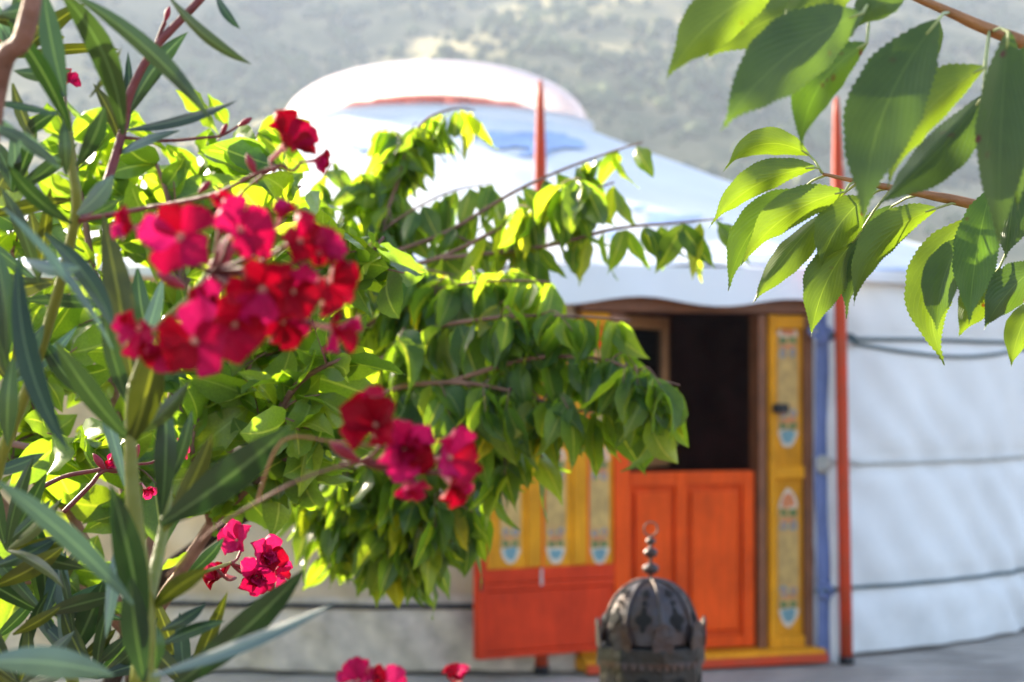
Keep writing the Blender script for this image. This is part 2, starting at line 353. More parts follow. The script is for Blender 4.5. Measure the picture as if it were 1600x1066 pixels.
while len(mb.f) < 5200 * 20:
    y = rs.uniform(300, 690); x = rs.uniform(-.45, .45) * y
    if noise.noise(Vector((x * .02, y * .02, 9))) < rs.uniform(-.35, .25): continue
    if -75 < (x + 8) * .90 - (y - 420) * .43 < 10 and rs.random() < .4: continue
    z = hill_z(x, y); r = rs.uniform(.9, 2.6)
    mb.add([Vector((x, y, z + r * .5)) + Vector((q.x, q.y, q.z * rs.uniform(.7, 1.2))) * r * rs.uniform(.75, 1.2) for q in iv], ifc)
o = mb.build('scrub', M['scrub']); o['kind'] = 'stuff'; tag(o, 'dark scrub dotted over the hazy hillside', 'scrub')

# deck boards round the front of the yurt
dk = struct(obj('deck', [(-4.6, 7.4, -.125), (4.6, 7.4, -.125), (4.6, 10.9, -.125), (-4.6, 10.9, -.125)], [[0, 1, 2, 3]], M['dark'], loc=(0, 7.4, -.125)))
rs = random.Random(5); bm_ = {}
for k in range(24):
    y = 7.42 + k * .145
    v = k % 4
    if v not in bm_:
        b = bmesh.new(); bmesh.ops.create_cube(b, size=1); bmesh.ops.scale(b, vec=(9.2, .136, .10), verts=b.verts)
        bmesh.ops.bevel(b, geom=b.edges, offset=.006, segments=1)
        me = bpy.data.meshes.new('plank'); b.to_mesh(me); b.free(); me.materials.append(M['deck']); bm_[v] = me
    o = bpy.data.objects.new('plank', bm_[v]); C.objects.link(o); o.parent = dk
    o.location = Vector((rs.uniform(-.1, .1), y + .07, -.054 + rs.uniform(-.003, .003))) - Vector((0, 7.4, -.125)); o.rotation_euler = (0, 0, rs.uniform(-.002, .002))

# ------------------------------------------------------------------ the yurt
YC = Vector((-.496, 12.8, 0)); YR = 4.0; DA = math.radians(19.4)
EAVE, CROWN_Z, CROWN_R = 1.79, 2.90, .99
yurt = empty('yurt', YC, 'large white canvas yurt with clear domed crown and painted orange door', 'yurt')
OUT = Vector((math.sin(DA), -math.cos(DA), 0)); RGT = Vector((math.cos(DA), math.sin(DA), 0))
DD = YR * math.cos(math.radians(7.6)) + .02
def D(u, w_, z): return YC + OUT * (DD + w_) + RGT * u + Vector((0, 0, z))
def ray(px, py): 
    p = P(px, py, 1.0); e = Vector((0, 0, EYE)); return e, (p - e)
def duz(px, py, w_=0):
    """pixel -> (u, z) on the door plane"""
    e, d = ray(px, py); o = YC + OUT * (DD + w_); t = (o - e).dot(OUT) / d.dot(OUT); q = e + d * t
    return (q - o).dot(RGT), q.z
def cyl(th, r, z): return YC + Vector((math.sin(th) * r, -math.cos(th) * r, z))
HW = math.radians(7.7)
HWR = math.asin(duz(1268, 800)[0] / YR) + .002; HWL = math.asin(-duz(904, 800)[0] / YR) + .002
ROPES = [.32, .905, 1.50]
def wall_r(th, z):
    s = (th - DA) * YR
    n1 = noise.noise(Vector((s * .9, z * .7, 3.1)))
    ph = (s * 1.0 + z * .95) * 19 + 4.0 * n1 + 2 * noise.noise(Vector((s * 2.1, z * 2.1, 0)))
    am = .004 + .022 * max(0, noise.noise(Vector((s * 1.1 + z * .5, z * .6, 7))) + .25) * max(.2, 1.15 - z * .55)
    r = YR + am * math.sin(ph) + .010 * noise.fractal(Vector((s * 3, z * 3, 1)), 1, 2, 3)
    for zr in ROPES: r -= .022 * math.exp(-((z - zr) / .05) ** 2)
    return r + .04 * max(0, 1 - z / 1.8) * .6
def wallpart(t0, t1, nth, mat, name):
    V = []; F = []; nz = 44
    for i in range(nth + 1):
        th = t0 + (t1 - t0) * i / nth
        for j in range(nz + 1):
            z = .015 + .012 * noise.noise(Vector((th * 9, 0, 0))) + (EAVE + .02) * j / nz
            V.append(cyl(th, wall_r(th, z), z))
    for i in range(nth):
        for j in range(nz): a = i * (nz + 1) + j; F.append([a, a + nz + 1, a + nz + 2, a + 1])
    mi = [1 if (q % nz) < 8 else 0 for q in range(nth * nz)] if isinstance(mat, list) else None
    return obj(name, V, F, mat, yurt, YC, mi=mi)
wallpart(DA + HWR, DA + math.radians(120), 420, M['canvas'], 'wall_canvas')
wallpart(DA + math.radians(120), DA + math.radians(240), 60, M['canvas'], 'wall_canvas')
o = wallpart(DA - math.radians(120), DA - HWL, 300, [M['canvas_beige'], M['canvas_grey']], 'wall_canvas'); o['label'] = 'stained beige wall canvas left of the door, warm ground bounce in its colour'
# roof cone
def roof_pt(th, k):
    r = (YR + .07) + (CROWN_R - YR - .07) * k; z = EAVE + .02 + (CROWN_Z - EAVE - .02) * k - .045 * math.sin(pi * k)
    n = noise.fractal(Vector((math.sin(th) * r * 1.4, math.cos(th) * r * 1.4, 2)), 1, 2, 3)
    z += .018 * n + .012 * math.sin(th * 40) * (1 - k) * .6 + (.03 * noise.noise(Vector((th * 7, k * 9, 1))) if k > .9 else 0)
    return cyl(th, r, z)
V = []; F = []; nt_, nk = 260, 26
for i in range(nt_):
    for j in range(nk + 1): V.append(roof_pt(2 * pi * i / nt_, j / nk))
for i in range(nt_):
    for j in range(nk): a = i * (nk + 1); b = ((i + 1) % nt_) * (nk + 1); F.append([a + j, b + j, b + j + 1, a + j + 1])
roof = obj('roof_canvas', V, F, M['canvas_roof'], yurt, YC)
# eave skirt: short rolled hem all round, long flap over the door
V = []; F = []; n = 360; nj = 6
for i in range(n):
    th = 2 * pi * i / n; d = (th - DA + pi) % (2 * pi) - pi
    k = max(0, min(1, (math.radians(11.6) - abs(d)) / math.radians(2.2)))
    ln = .045 + (.115 + .02 * math.sin(d * 34 + 1.0)) * k * k * (3 - 2 * k)
    for j in range(nj + 1):
        t = j / nj; r = YR + .075 + .05 * k * t + .012 * math.sin(d * 60) * t
        V.append(cyl(th, r, EAVE + .024 - ln * t))
for i in range(n):
    for j in range(nj): a = i * (nj + 1) + j; b = ((i + 1) % n) * (nj + 1) + j; F.append([a, b, b + 1, a + 1])
obj('eave_flap', V, F, M['canvas_roof'], yurt, YC)
# printed blue hem line and scroll motifs on the roof
def roof_strip(pts, wid, name, mat, lift=.012):
    """pts: (theta, k) along the cone; ribbon of width wid (in k)"""
    V = []; F = []
    for i, (th, k) in enumerate(pts):
        for s in (-1, 1):
            p = roof_pt(th, k + s * wid / 2); V.append(p + Vector((0, 0, lift)))
    for i in range(len(pts) - 1): F.append([2 * i, 2 * i + 2, 2 * i + 3, 2 * i + 1])
    return obj(name, V, F, mat, roof, YC)
roof_strip([(2 * pi * i / 240, .035) for i in range(241)], .016, 'printed_band', M['paleblue'])
def roof_px(px, py):
    e, d = ray(px, py); best = None; t = 8.5
    while t < 16:
        q = e + d * t; rel = q - YC; r = math.hypot(rel.x, rel.y)
        k = (YR + .07 - r) / (YR + .07 - CROWN_R)
        if 0 <= k <= 1 and q.z < EAVE + .02 + (CROWN_Z - EAVE - .02) * k - .045 * math.sin(pi * k): return math.atan2(rel.x, -rel.y), k
        t += .01
    return None
def motif(outline):
    """flat printed patch whose outline is given on the roof"""
    pts = [roof_px(*p) for p in outline]
    if any(p is None for p in pts): return
    cth = sum(p[0] for p in pts) / len(pts); ck = sum(p[1] for p in pts) / len(pts)
    V = [roof_pt(cth, ck) + Vector((0, 0, .014))]; F = []; m_ = 5
    n = len(pts)
    for r_ in range(1, m_ + 1):
        for th, k in pts: V.append(roof_pt(cth + (th - cth) * r_ / m_, ck + (k - ck) * r_ / m_) + Vector((0, 0, .014)))
    for i in range(n): F.append([0, 1 + i, 1 + (i + 1) % n])
    for r_ in range(m_ - 1):
        for i in range(n): a = 1 + r_ * n + i; b = 1 + r_ * n + (i + 1) % n; F.append([a, a + n, b + n, b])
    obj('printed_motif', V, F, M['paleblue'], roof, YC)
def blob(cx, cy, rx, ry, seed, n=22, lobes=3, am=.3):
    r_ = random.Random(seed); ph = r_.uniform(0, 6)
    return [(cx + rx * math.cos(a) * (1 + am * math.sin(lobes * a + ph)), cy + ry * math.sin(a) * (1 + am * math.sin(lobes * a + ph))) for a in [2 * pi * i / n for i in range(n)]]
for i, (cx, cy, rx, ry, lb) in enumerate([(800, 222, 40, 15, 4), (872, 225, 34, 16, 3), (836, 243, 22, 7, 3), (745, 213, 12, 7, 3), (1045, 345, 42, 9, 3), (1000, 330, 14, 5, 2), (965, 372, 26, 5, 2),
                                       (560, 232, 16, 6, 3), (1190, 402, 44, 6, 2), (1085, 388, 30, 4, 2), (1270, 425, 22, 5, 2), (905, 300, 18, 6, 3)]):
    motif(blob(cx, cy, rx, ry, i, lobes=lb))
# crown: ring, wheel, dome
mb = MB(); mb.lathe(YC, [(CROWN_R + .03, CROWN_Z - .06), (CROWN_R + .045, CROWN_Z + .0), (CROWN_R + .02, CROWN_Z + .045), (CROWN_R - .05, CROWN_Z + .05), (CROWN_R - .05, CROWN_Z - .06)], 72)
mb.build('crown_collar', M['canvas_roof'], yurt, YC)
mb = MB()
ringp = lambda r, z: [YC + Vector((math.cos(a) * r, math.sin(a) * r, z)) for a in [2 * pi * i / 48 for i in range(48)]]
mb.tube(ringp(CROWN_R - .11, CROWN_Z + .02), .045, 8, closed=True); mb.tube(ringp(.42, CROWN_Z + .17), .035, 8, closed=True)
for k in range(16):
    a = k * pi / 8 + .2; di = Vector((math.cos(a), math.sin(a), 0))
    mb.tube([YC + di * (CROWN_R - .1) + Vector((0, 0, CROWN_Z + .02)), YC + di * .6 + Vector((0, 0, CROWN_Z + .14)), YC + Vector((0, 0, CROWN_Z + .2))], .034, 6)
mb.build('crown_wheel', M['orange'], yurt, YC)
pr = []
for i in range(25):
    t = i / 24 * pi / 2; pr.append(((CROWN_R + .0) * math.cos(t) ** .85, CROWN_Z + .045 + .405 * math.sin(t)))
pr[-1] = (.004, pr[-1][1])
mb = MB(); mb.lathe(YC, [(CROWN_R + .035, CROWN_Z + .047), (CROWN_R + .035, CROWN_Z + .06)] + pr, 96); mb.build('crown_dome', M['dome'], yurt, YC)
# interior lining, floor, lattice
V = []; F = []; n = 80
for i in range(n + 1):
    th = DA + HW + (2 * pi - 2 * HW) * i / n
    V += [cyl(th, YR - .10, .02), cyl(th, YR - .10, EAVE), cyl(th, .9, CROWN_Z - .08)]
for i in range(n): a = i * 3; F += [[a, a + 3, a + 4, a + 1], [a + 1, a + 4, a + 5, a + 2]]
obj('lining', V, F, M['lining'], yurt, YC)
mb = MB(); mb.lathe(YC, [(YR - .1, .012), (.01, .012)], 60); mb.build('floor_covering', M['brown'], yurt, YC)
mb = MB()
for i in range(34):
    for s in (-1, 1):
        pts = [cyl(DA + pi - math.radians(34) + math.radians(68) * (i + s * 5 * t) / 34, YR - .13 - .012 * s, .05 + 1.6 * t) for t in [q / 6 for q in range(7)]]
        mb.tube(pts, .014, 4)
mb.build('lattice', M['lattice'], yurt, YC)

# door frame ------------------------------------------------------------------
def dbox(mb, p0, p1, w0, w1, m=0):
    """box on the door plane from pixel corner p0 (left, top) to p1 (right, bottom), outwards w0..w1"""
    ua, za = duz(*p0); ub, zb = duz(*p1); z0, z1 = min(za, zb), max(za, zb)
    mb.box(D(ua, w0, z0), RGT * (ub - ua), OUT * (w1 - w0), Vector((0, 0, z1 - z0)), m)
def bevel(o, wd=.006):
    md = o.modifiers.new('bevel', 'BEVEL'); md.width = wd; md.segments = 2; md.limit_method = 'ANGLE'; return o
frame_loc = D(0, 0, 0)
uL, _ = duz(905, 800); uR, _ = duz(1267, 800); uO0, _ = duz(976, 800); uO1, _ = duz(1184, 800); uJ1, _ = duz(1198, 800)
ZT = 1.70
mb = MB(); mb.box(D(uL, -.10, ZT - .09), RGT * (uR - uL), OUT * .13, Vector((0, 0, .13)))
frame = bevel(mb.build('door_frame', M['brown'], yurt, frame_loc, smooth=False)); frame['label'] = 'door frame lintel under the white flap'
def fpart(name, mat, build, par=None, bev=.005, lab=None):
    mb = MB(); build(mb); o = mb.build(name, mat, par or frame, frame_loc, smooth=False)
    if bev: bevel(o, bev)
    return o
_, zs0 = duz(1230, 1004)
# jambs: outer post with sunk painted panels
def jamb(u0, u1, nm):
    w_ = u1 - u0
    fpart('jamb', M['yellow'], lambda m: m.box(D(u0, -.10, .04), RGT * w_, OUT * .10, Vector((0, 0, ZT - .135))))
    for (a, b) in ((u0 + .003, u0 + .036), (u1 - .046, u1 - .003)): fpart('stile', M['yellow'] if a < u0 + .01 else M['brown'], lambda m: m.box(D(a, .0, .06), RGT * (b - a), OUT * .032, Vector((0, 0, ZT - .155))))
    for z in (.062, .845, ZT - .16): fpart('cross_rail', M['yellow'], lambda m: m.box(D(u0 + .036, .0, z), RGT * (w_ - .082), OUT * .028, Vector((0, 0, .06))))
jamb(uJ1, uR, 'r'); jamb(uL, uO0 - .035, 'l')
fpart('inner_post', M['brown'], lambda m: m.box(D(uO1, -.09, .06), RGT * (uJ1 - uO1 - .003), OUT * .10, Vector((0, 0, ZT - .155))))
fpart('inner_post', M['brown'], lambda m: m.box(D(uO0 - .033, -.09, .06), RGT * .033, OUT * .10, Vector((0, 0, ZT - .155))))
fpart('sill', M['yellow'], lambda m: m.box(D(uL - .02, -.12, .015), RGT * (uR - uL + .03), OUT * .25, Vector((0, 0, .055))), bev=.008)
fpart('sill_nosing', M['pole'], lambda m: m.box(D(uL - .02, .131, .01), RGT * (uR - uL + .03), OUT * .02, Vector((0, 0, .04))))
# ornaments: painted vase-shaped columns built as thin coloured inlays
def ornament(o0, ax, up, nrm, wid, hgt, name, parent, loc, flip=False):
    """o0 bottom centre, ax across, up vertical, nrm proud direction"""
    mb = MB(); ro_ = random.Random(int(o0.x * 997 + o0.z * 331)); sh = ro_.choice((0, 0, 1)); jt = lambda a: a + ro_.uniform(-.012, .012)
    def poly(pts, m, h):
        if sh and m in (1, 4): m = 5 - m
        pts = [(x * ro_.uniform(.93, 1.07), jt(y)) for x, y in pts] if m != 5 else pts
        v = [o0 + ax * (x * wid / 2) + up * (y * hgt) + nrm * h for x, y in pts]; mb.add(v, [list(range(len(v)))], m)
    def sym(rows, m, h):
        poly([(x, y) for x, y in rows] + [(-x, y) for x, y in rows[::-1]], m, h)
    vase = [(.12, 0), (.45, .02), (.75, .07), (.95, .15), (.88, .2), (.86, .24), (.95, .28), (.95, .72), (.86, .76), (.88, .8), (.95, .85), (.75, .93), (.45, .98), (.12, 1)]
    sym(vase, 5, .0015)
    sym([(.12, 0), (.45, .02), (.75, .07), (.95, .13), (.55, .135)], 0, .0022); sym([(.55, .865), (.95, .87), (.75, .93), (.45, .98), (.12, 1)], 0, .0022)
    sym([(.80, .33), (.84, .5), (.80, .67)], 3, .003)
    for s in (0, 1):
        Y = (lambda y: 1 - y) if s else (lambda y: y)
        sym([(.25, Y(.03)), (.5, Y(.07)), (.62, Y(.12)), (.3, Y(.13))] if not s else [(.3, Y(.13)), (.62, Y(.12)), (.5, Y(.07)), (.25, Y(.03))], 4 if s else 1, .003)
        for sx in (-1, 1):
            q = [(sx * .12, Y(.145)), (sx * .72, Y(.145)), (sx * .72, Y(.19)), (sx * .12, Y(.19))]; poly(q if (sx > 0) ^ bool(s) else q[::-1], 2, .003)
            c = [(sx * .45 + .32 * math.cos(a), Y(.265) + .032 * math.sin(a)) for a in [2 * pi * i / 12 for i in range(12)]]; poly(c, 1, .003)
            c = [(sx * .45 + .17 * math.cos(a), Y(.265) + .017 * math.sin(a)) for a in [2 * pi * i / 10 for i in range(10)]]; poly(c, 4, .0045)
        q = [(-.7, Y(.205)), (.7, Y(.205)), (.55, Y(.23)), (-.55, Y(.23))]; poly(q if not s else q[::-1], 4, .003)
    return mb.build(name, [M[k] for k in ORN], parent, loc, smooth=False)
uj = (uJ1 + .036 + uR - .046) / 2
for (pa, pb) in ((498, 700), (765, 980)):
    za = duz(1232, pa)[1]; zb = duz(1232, pb)[1]
    ornament(D(uj, .001, zb), RGT, Vector((0, 0, 1)), OUT, .115, za - zb, 'ornament', frame, frame_loc)
# latch on the right jamb
fpart('latch', M['dark'], lambda m: (dbox(m, (1202, 631), (1224, 645), .03, .06), dbox(m, (1206, 634), (1212, 642), .06, .075)), bev=.003)
# lower half door -------------------------------------------------------------
u0, zt = duz(978, 738); u1, zb = duz(1182, 738); zt = duz(1080, 737)[1]; zb = .075
mb = MB(); mb.box(D(u0, -.07, zb), RGT * (u1 - u0), OUT * .03, Vector((0, 0, zt - zb)))
half = bevel(mb.build('half_door', M['orange'], yurt, D(u0, -.07, zb), smooth=False))
def hpart(name, a, b, z0, z1, w0, w1, mat='orange'):
    mb = MB(); mb.box(D(a, w0, z0), RGT * (b - a), OUT * (w1 - w0), Vector((0, 0, z1 - z0))); return bevel(mb.build(name, M[mat], half, D(u0, -.07, zb), smooth=False), .012 if name == 'panel' else .005)
um = duz(1067, 850)[0]
for (a, b) in ((u0 + .002, u0 + .03), (um - .028, um + .028), (u1 - .06, u1 - .002)): hpart('stile', a, b, zb + .003, zt - .003, -.04, -.015)
for (a, b) in ((u0 + .03, um - .028), (um + .028, u1 - .06)):
    hpart('rail', a, b, zt - .065, zt - .003, -.04, -.016); hpart('rail', a, b, zb + .003, zb + .055, -.04, -.016)
    hpart('panel', a + .022, b - .022, zb + .078, zt - .088, -.04, -.018)
# inner glazed casement swung inwards
hin = D(duz(981, 600)[0], -.09, 0); far = P(1036, 600, 9.42); far.z = 0; cdv = (far - hin); cw = cdv.length; cdv.normalize(); cn = Vector((cdv.y, -cdv.x, 0))
z0, z1 = zt + .012, ZT - .1
mb = MB()
for (a, b, c, d) in ((0, .05, z0, z1), (cw - .05, cw, z0, z1), (.05, cw - .05, z0, z0 + .06), (.05, cw - .05, z1 - .06, z1)):
    mb.box(hin + cdv * a + Vector((0, 0, c)), cdv * (b - a), cn * .035, Vector((0, 0, d - c)))
cas = bevel(mb.build('window_casement', M['lightwood'], yurt, hin, smooth=False))
mb = MB(); mb.box(hin + cdv * .045 + cn * .014 + Vector((0, 0, z0 + .055)), cdv * (cw - .09), cn * .005, Vector((0, 0, z1 - z0 - .11))); mb.build('pane', M['glass'], cas, hin, smooth=False)
# outer leaf thrown open to the left -------------------------------------------
hl = D(duz(974, 800)[0], .045, 0); fr_ = P(745, 800, 8.50); fr_.z = 0; ld_ = fr_ - hl; LW = ld_.length; ld_.normalize(); ln_ = Vector((ld_.y, -ld_.x, 0))
if ln_.y > 0: ln_ = -ln_
def leafz(py, s):   # height of a pixel row at fraction s along the leaf
    q = hl + ld_ * LW * s; return EYE - (py - 605) / FPX * q.y
ZB, ZM0, ZM1, ZTP = leafz(1030, 1), leafz(905, .5), leafz(884, .5), 1.52
mb = MB(); mb.box(hl + Vector((0, 0, ZB)), ld_ * LW, -ln_ * .035, Vector((0, 0, ZTP - ZB)))
leafd = bevel(mb.build('door_leaf', M['orange_dark'], yurt, hl, smooth=False)); leafd['label'] = 'outer door leaf swung open with painted columns above an orange panel'
def lpart(name, s0, s1, z0, z1, w0, w1, mat, bev=.004):
    mb = MB(); mb.box(hl + ld_ * (LW * s0) + ln_ * w0 + Vector((0, 0, z0)), ld_ * (LW * (s1 - s0)), ln_ * (w1 - w0), Vector((0, 0, z1 - z0)))
    return bevel(mb.build(name, M[mat], leafd, hl, smooth=False), bev)
def sx(px):   # pixel column -> fraction along the leaf
    e, d = ray(px, 800); n_ = ln_; t = (hl - e).dot(n_) / d.dot(n_); return ((e + d * t) - hl).dot(ld_) / LW
lpart('field', sx(957), sx(758), ZM1, ZTP - .08, 0, .006, 'yellow', .001)
lpart('stile', .0, sx(957), ZB + .002, ZTP - .002, 0, .022, 'orange'); lpart('stile', sx(758), 1.0, ZB + .002, ZTP - .002, 0, .022, 'orange_dark')
lpart('rail', sx(957), sx(758), ZM0, ZM1, 0, .020, 'orange_dark'); lpart('rail', sx(957), sx(758), ZTP - .08, ZTP - .002, 0, .02, 'orange')
lpart('rail', sx(957), sx(758), ZB + .002, ZB + .03, 0, .018, 'orange_dark'); lpart('rail', sx(957), sx(758), ZM0 - .035, ZM0 - .002, 0, .018, 'orange_dark')
lpart('panel', sx(956), sx(759), ZB + .032, ZM0 - .037, 0, .010, 'orange_dark', .008)
for px in (904, 833):
    lpart('muntin', sx(px + 11), sx(px - 11), ZM1 + .002, ZTP - .084, 0, .016, 'yellow')
    lpart('muntin_bead', sx(px + 15), sx(px + 11.5), ZM1 + .002, ZTP - .084, 0, .012, 'orange')
for px in (796, 867, 935):
    c = hl + ld_ * (LW * sx(px)) + ln_ * .0075
    for (pa, pb) in ((695, 880), (520, 680)):
        s = sx(px); za, zb_ = leafz(pa, s), leafz(pb, s)
        ornament(c + Vector((0, 0, zb_)), -ld_, Vector((0, 0, 1)), ln_, .108, za - zb_, 'ornament', leafd, hl)
lpart('hook', sx(843), sx(840), ZM0 - .02, ZM1 - .005, .02, .03, 'palerope', .001)
lpart('hinge', sx(749), sx(745.5), ZM0 - .03, ZM0 + .03, .0225, .03, 'dark', .001)
# blue and white cloth trim beside the right jamb
def cloth_strip(name, pa, pb, mat, w_, seed, ytop=488, ybot=1040):
    V = []; F = []; n = 40
    for i in range(n + 1):
        t = i / n; py = ytop + (ybot - ytop) * t
        fl = 1 + .35 * max(0, (t - .9) * 8) ** 1 * .6
        for s in range(7):
            q = s / 6; px = pa + (pb - pa) * (.5 + (q - .5) * fl) + 2.2 * math.sin(t * 11 + seed) * .6 + 10 * max(0, t - .5) * (1 if seed else 1)
            u, z = duz(px, py); V.append(D(u, w_ + .012 * math.sin(q * pi) + .006 * math.sin(t * 23 + seed * 2 + q * 4), z))
    for i in range(n):
        for s in range(6): a = i * 7 + s; F.append([a, a + 7, a + 8, a + 1])
    o = obj(name, V, F, mat, yurt, D(uR, 0, .5)); md = o.modifiers.new('thick', 'SOLIDIFY'); md.thickness = .004; return o
cloth_strip('trim_cloth', 1266, 1285, M['blue'], .050, 0); cloth_strip('trim_cloth', 1280, 1301, M['white'], .095, 1, 488, 1042); cloth_strip('trim_cloth', 1299, 1311, M['lilac'], .050, 2, 520)
# ropes round the wall
def rope(z, name, mat, rad, t0, t1, sag=0, front=None):
    pts = list(front or [])
    n = int(abs(t1 - t0) / math.radians(1.0))
    for i in range(n + 1):
        th = t0 + (t1 - t0) * i / n; zz = z + .004 * noise.noise(Vector((th * 12, z, 0))) - sag * abs(math.sin((th - t0) * 9))
        pts.append(cyl(th, wall_r(th, zz) + rad + .002, zz))
    mb = MB(); mb.tube(pts, rad, 6); return mb.build(name, mat, yurt, YC)
def dpx(px, py, w_): u, z = duz(px, py, w_); return D(u, w_, z)
ts = DA + math.radians(12.9)
rope(.32, 'rope', M['rope'], .010, ts, DA + math.radians(120), 0, [dpx(1274, 924, .07), dpx(1292, 922, .10), dpx(1316, 920, .115), dpx(1330, 918, .07)])
rope(.905, 'rope', M['palerope'], .011, ts, DA + math.radians(120), 0, [dpx(1276, 728, .07), dpx(1292, 724, .10), dpx(1316, 722, .115), dpx(1330, 721, .07)])
rope(1.50, 'rope', M['rope'], .010, ts, DA + math.radians(120), 0, [dpx(1276, 522, .07), dpx(1292, 522, .10), dpx(1316, 522, .115), dpx(1330, 524, .07)])
rope(1.475, 'rope', M['rope'], .009, ts, DA + math.radians(70), .055, [dpx(1292, 526, .10), dpx(1316, 526, .118), dpx(1330, 531, .07)])
rope(.30, 'rope', M['darkrope'], .012, DA - math.radians(120), DA - HWL)
rope(.905, 'rope', M['darkrope'], .010, DA - math.radians(120), DA - HWL)
for py, k in ((923, 'blue'), (727, 'palerope'), (523, 'blue')):
    mb = MB(); c = dpx(1284, py, .085); rs = random.Random(py)
    for q in range(5):
        a = Vector((rs.uniform(-.03, .03), rs.uniform(-.01, .01), rs.uniform(-.02, .02)))
        mb.tube([c + a + Vector((.028 * math.cos(t), -.008 * math.sin(2 * t), .02 * math.sin(t))) for t in [2 * pi * i / 10 for i in range(10)]], .0085, 6, closed=True)
    mb.build('knot', M[k], yurt, c)
# ------------------------------------------------------------------ two red poles
def pole(base_px, top_px, depth, label):
    b = P(base_px[0], base_px[1], depth); b.z = .0; t = P(top_px[0], top_px[1], depth)
    root = empty('red_pole', b, label, 'pole', 'red poles in front of the yurt')
    pts = [b.lerp(t, k) for k in (0, .2, .4, .6, .75, .86, .93, .97, 1)]
    mb = MB(); mb.tube(pts, [.029, .029, .028, .028, .027, .026, .020, .016, .010], 14); mb.build('shaft', M['pole'], root, b)
    mb = MB(); mb.tube([b + (t - b).normalized() * .0, b + (t - b).normalized() * .035], .034, 14); mb.build('foot', M['dark'], root, b)
pole((846, 1056), (844, 126), 8.79, 'slender red pole standing behind the open door leaf, left of the doorway')
pole((1323, 1036), (1307, 152), 9.10, 'slender red pole beside the blue and white trim, right of the doorway')

# ------------------------------------------------------------------ lantern
LD = 4.0; LS = FPX / LD
lc = P(1017, 1000, LD); lb = Vector((lc.x, lc.y, .50))
def lz(py): return EYE - (py - 605) / FPX * LD
plb = empty('stone_plinth', (lb.x, lb.y, -.13), 'low stone plinth under the metal lantern', 'plinth')
for (hw_, z0, z1, nm) in ((.19, -.13, -.02, 'base_block'), (.15, -.02, .44, 'shaft_block'), (.18, .44, .498, 'cap_block')):
    mb = MB(); mb.box((lb.x - hw_, lb.y - hw_, z0), (2 * hw_, 0, 0), (0, 2 * hw_, 0), (0, 0, z1 - z0)); bevel(mb.build(nm, M['stone'], plb, (lb.x, lb.y, z0), smooth=False), .012)
lan = empty('lantern', lb, 'dark metal domed lantern with beaded finial in front of the orange door', 'lantern')
c0 = Vector((lb.x, lb.y, 0)); HR = 84 / LS; NS = 8; rot = math.radians(9)
zt = lz(1006)
mb = MB(); mb.lathe(c0, [(HR * 1.02, .50), (HR * 1.04, .515), (HR * .97, .525), (HR * .98, .55), (HR * .98, zt - .05), (HR * .99, zt - .035), (HR * 1.03, zt - .03), (HR * 1.03, zt), (HR * .86, zt + .004), (0.01, zt + .006)], NS, rot=rot)
body = bevel(mb.build('body', M['lantern_dark'], lan, lb, smooth=False), .003)
for k in range(NS):   # flat black patches painting the dark of sunk panes
    a = rot + (k + .5) * 2 * pi / NS; n_ = Vector((math.cos(a), math.sin(a), 0)); s_ = Vector((-n_.y, n_.x, 0)); ap = HR * .98 * math.cos(pi / NS); ww = HR * .93 * math.sin(pi / NS) * .62
    pts = [(-ww, 0), (ww, 0), (ww, .6)] + [(ww * math.cos(t), .6 + .4 * math.sin(t)) for t in [pi * i / 10 for i in range(1, 10)]] + [(-ww, .6)]
    mb = MB(); hgt = zt - .05 - .57; mb.add([c0 + n_ * (ap + .002) + s_ * x + Vector((0, 0, .565 + y * hgt)) for x, y in pts], [list(range(len(pts)))]); mb.build('pane', M['hole'], body, lb, smooth=False)
    # scalloped hem of the rim
    mb = MB(); apr = HR * 1.03 * math.cos(pi / NS); wr = HR * 1.03 * math.sin(pi / NS)
    for q in range(5):
        x0 = -wr + 2 * wr * q / 5; x1 = x0 + 2 * wr / 5; mb.add([c0 + n_ * (apr + .001) + s_ * x + Vector((0, 0, z)) for x, z in ((x0, zt - .026), (x1, zt - .026), ((x0 + x1) / 2 + wr * .12, zt - .040), ((x0 + x1) / 2 - wr * .12, zt - .040))], [[0, 3, 2, 1]])
    mb.build('scallop', M['lantern'], body, lb, smooth=False)
    # corner leaf spikes standing round the dome
    a = rot + k * 2 * pi / NS; n_ = Vector((math.cos(a), math.sin(a), 0)); s_ = Vector((-n_.y, n_.x, 0)); mb = MB(); hh = 46 / LS
    pts = [(-.020, 0), (.020, 0), (.023, .35), (.015, .6), (.017, .8), (.0, 1.0), (-.017, .8), (-.015, .6), (-.023, .35)]
    v = [c0 + n_ * (HR * 1.0 + .004 * y) + s_ * x + Vector((0, 0, zt - .004 + y * hh)) for x, y in pts]; n__ = len(v)
    mb.add(v + [q - n_ * .004 for q in v], [list(range(n__)), list(range(2 * n__ - 1, n__ - 1, -1))] + [[i, i + n__, (i + 1) % n__ + n__, (i + 1) % n__] for i in range(n__)]); mb.build('corner_spike', M['lantern'], lan, lb, smooth=False)
DR = 75 / LS; DH = 94 / LS
prof = [(DR * math.cos(t) ** .85 if t < 1.56 else .002, zt + .008 + DH * math.sin(t)) for t in [pi / 2 * i / 12 for i in range(13)]]
mb = MB(); mb.lathe(c0, prof, 16, rot=rot); dome = mb.build('dome', M['lantern'], lan, lb, smooth=True)
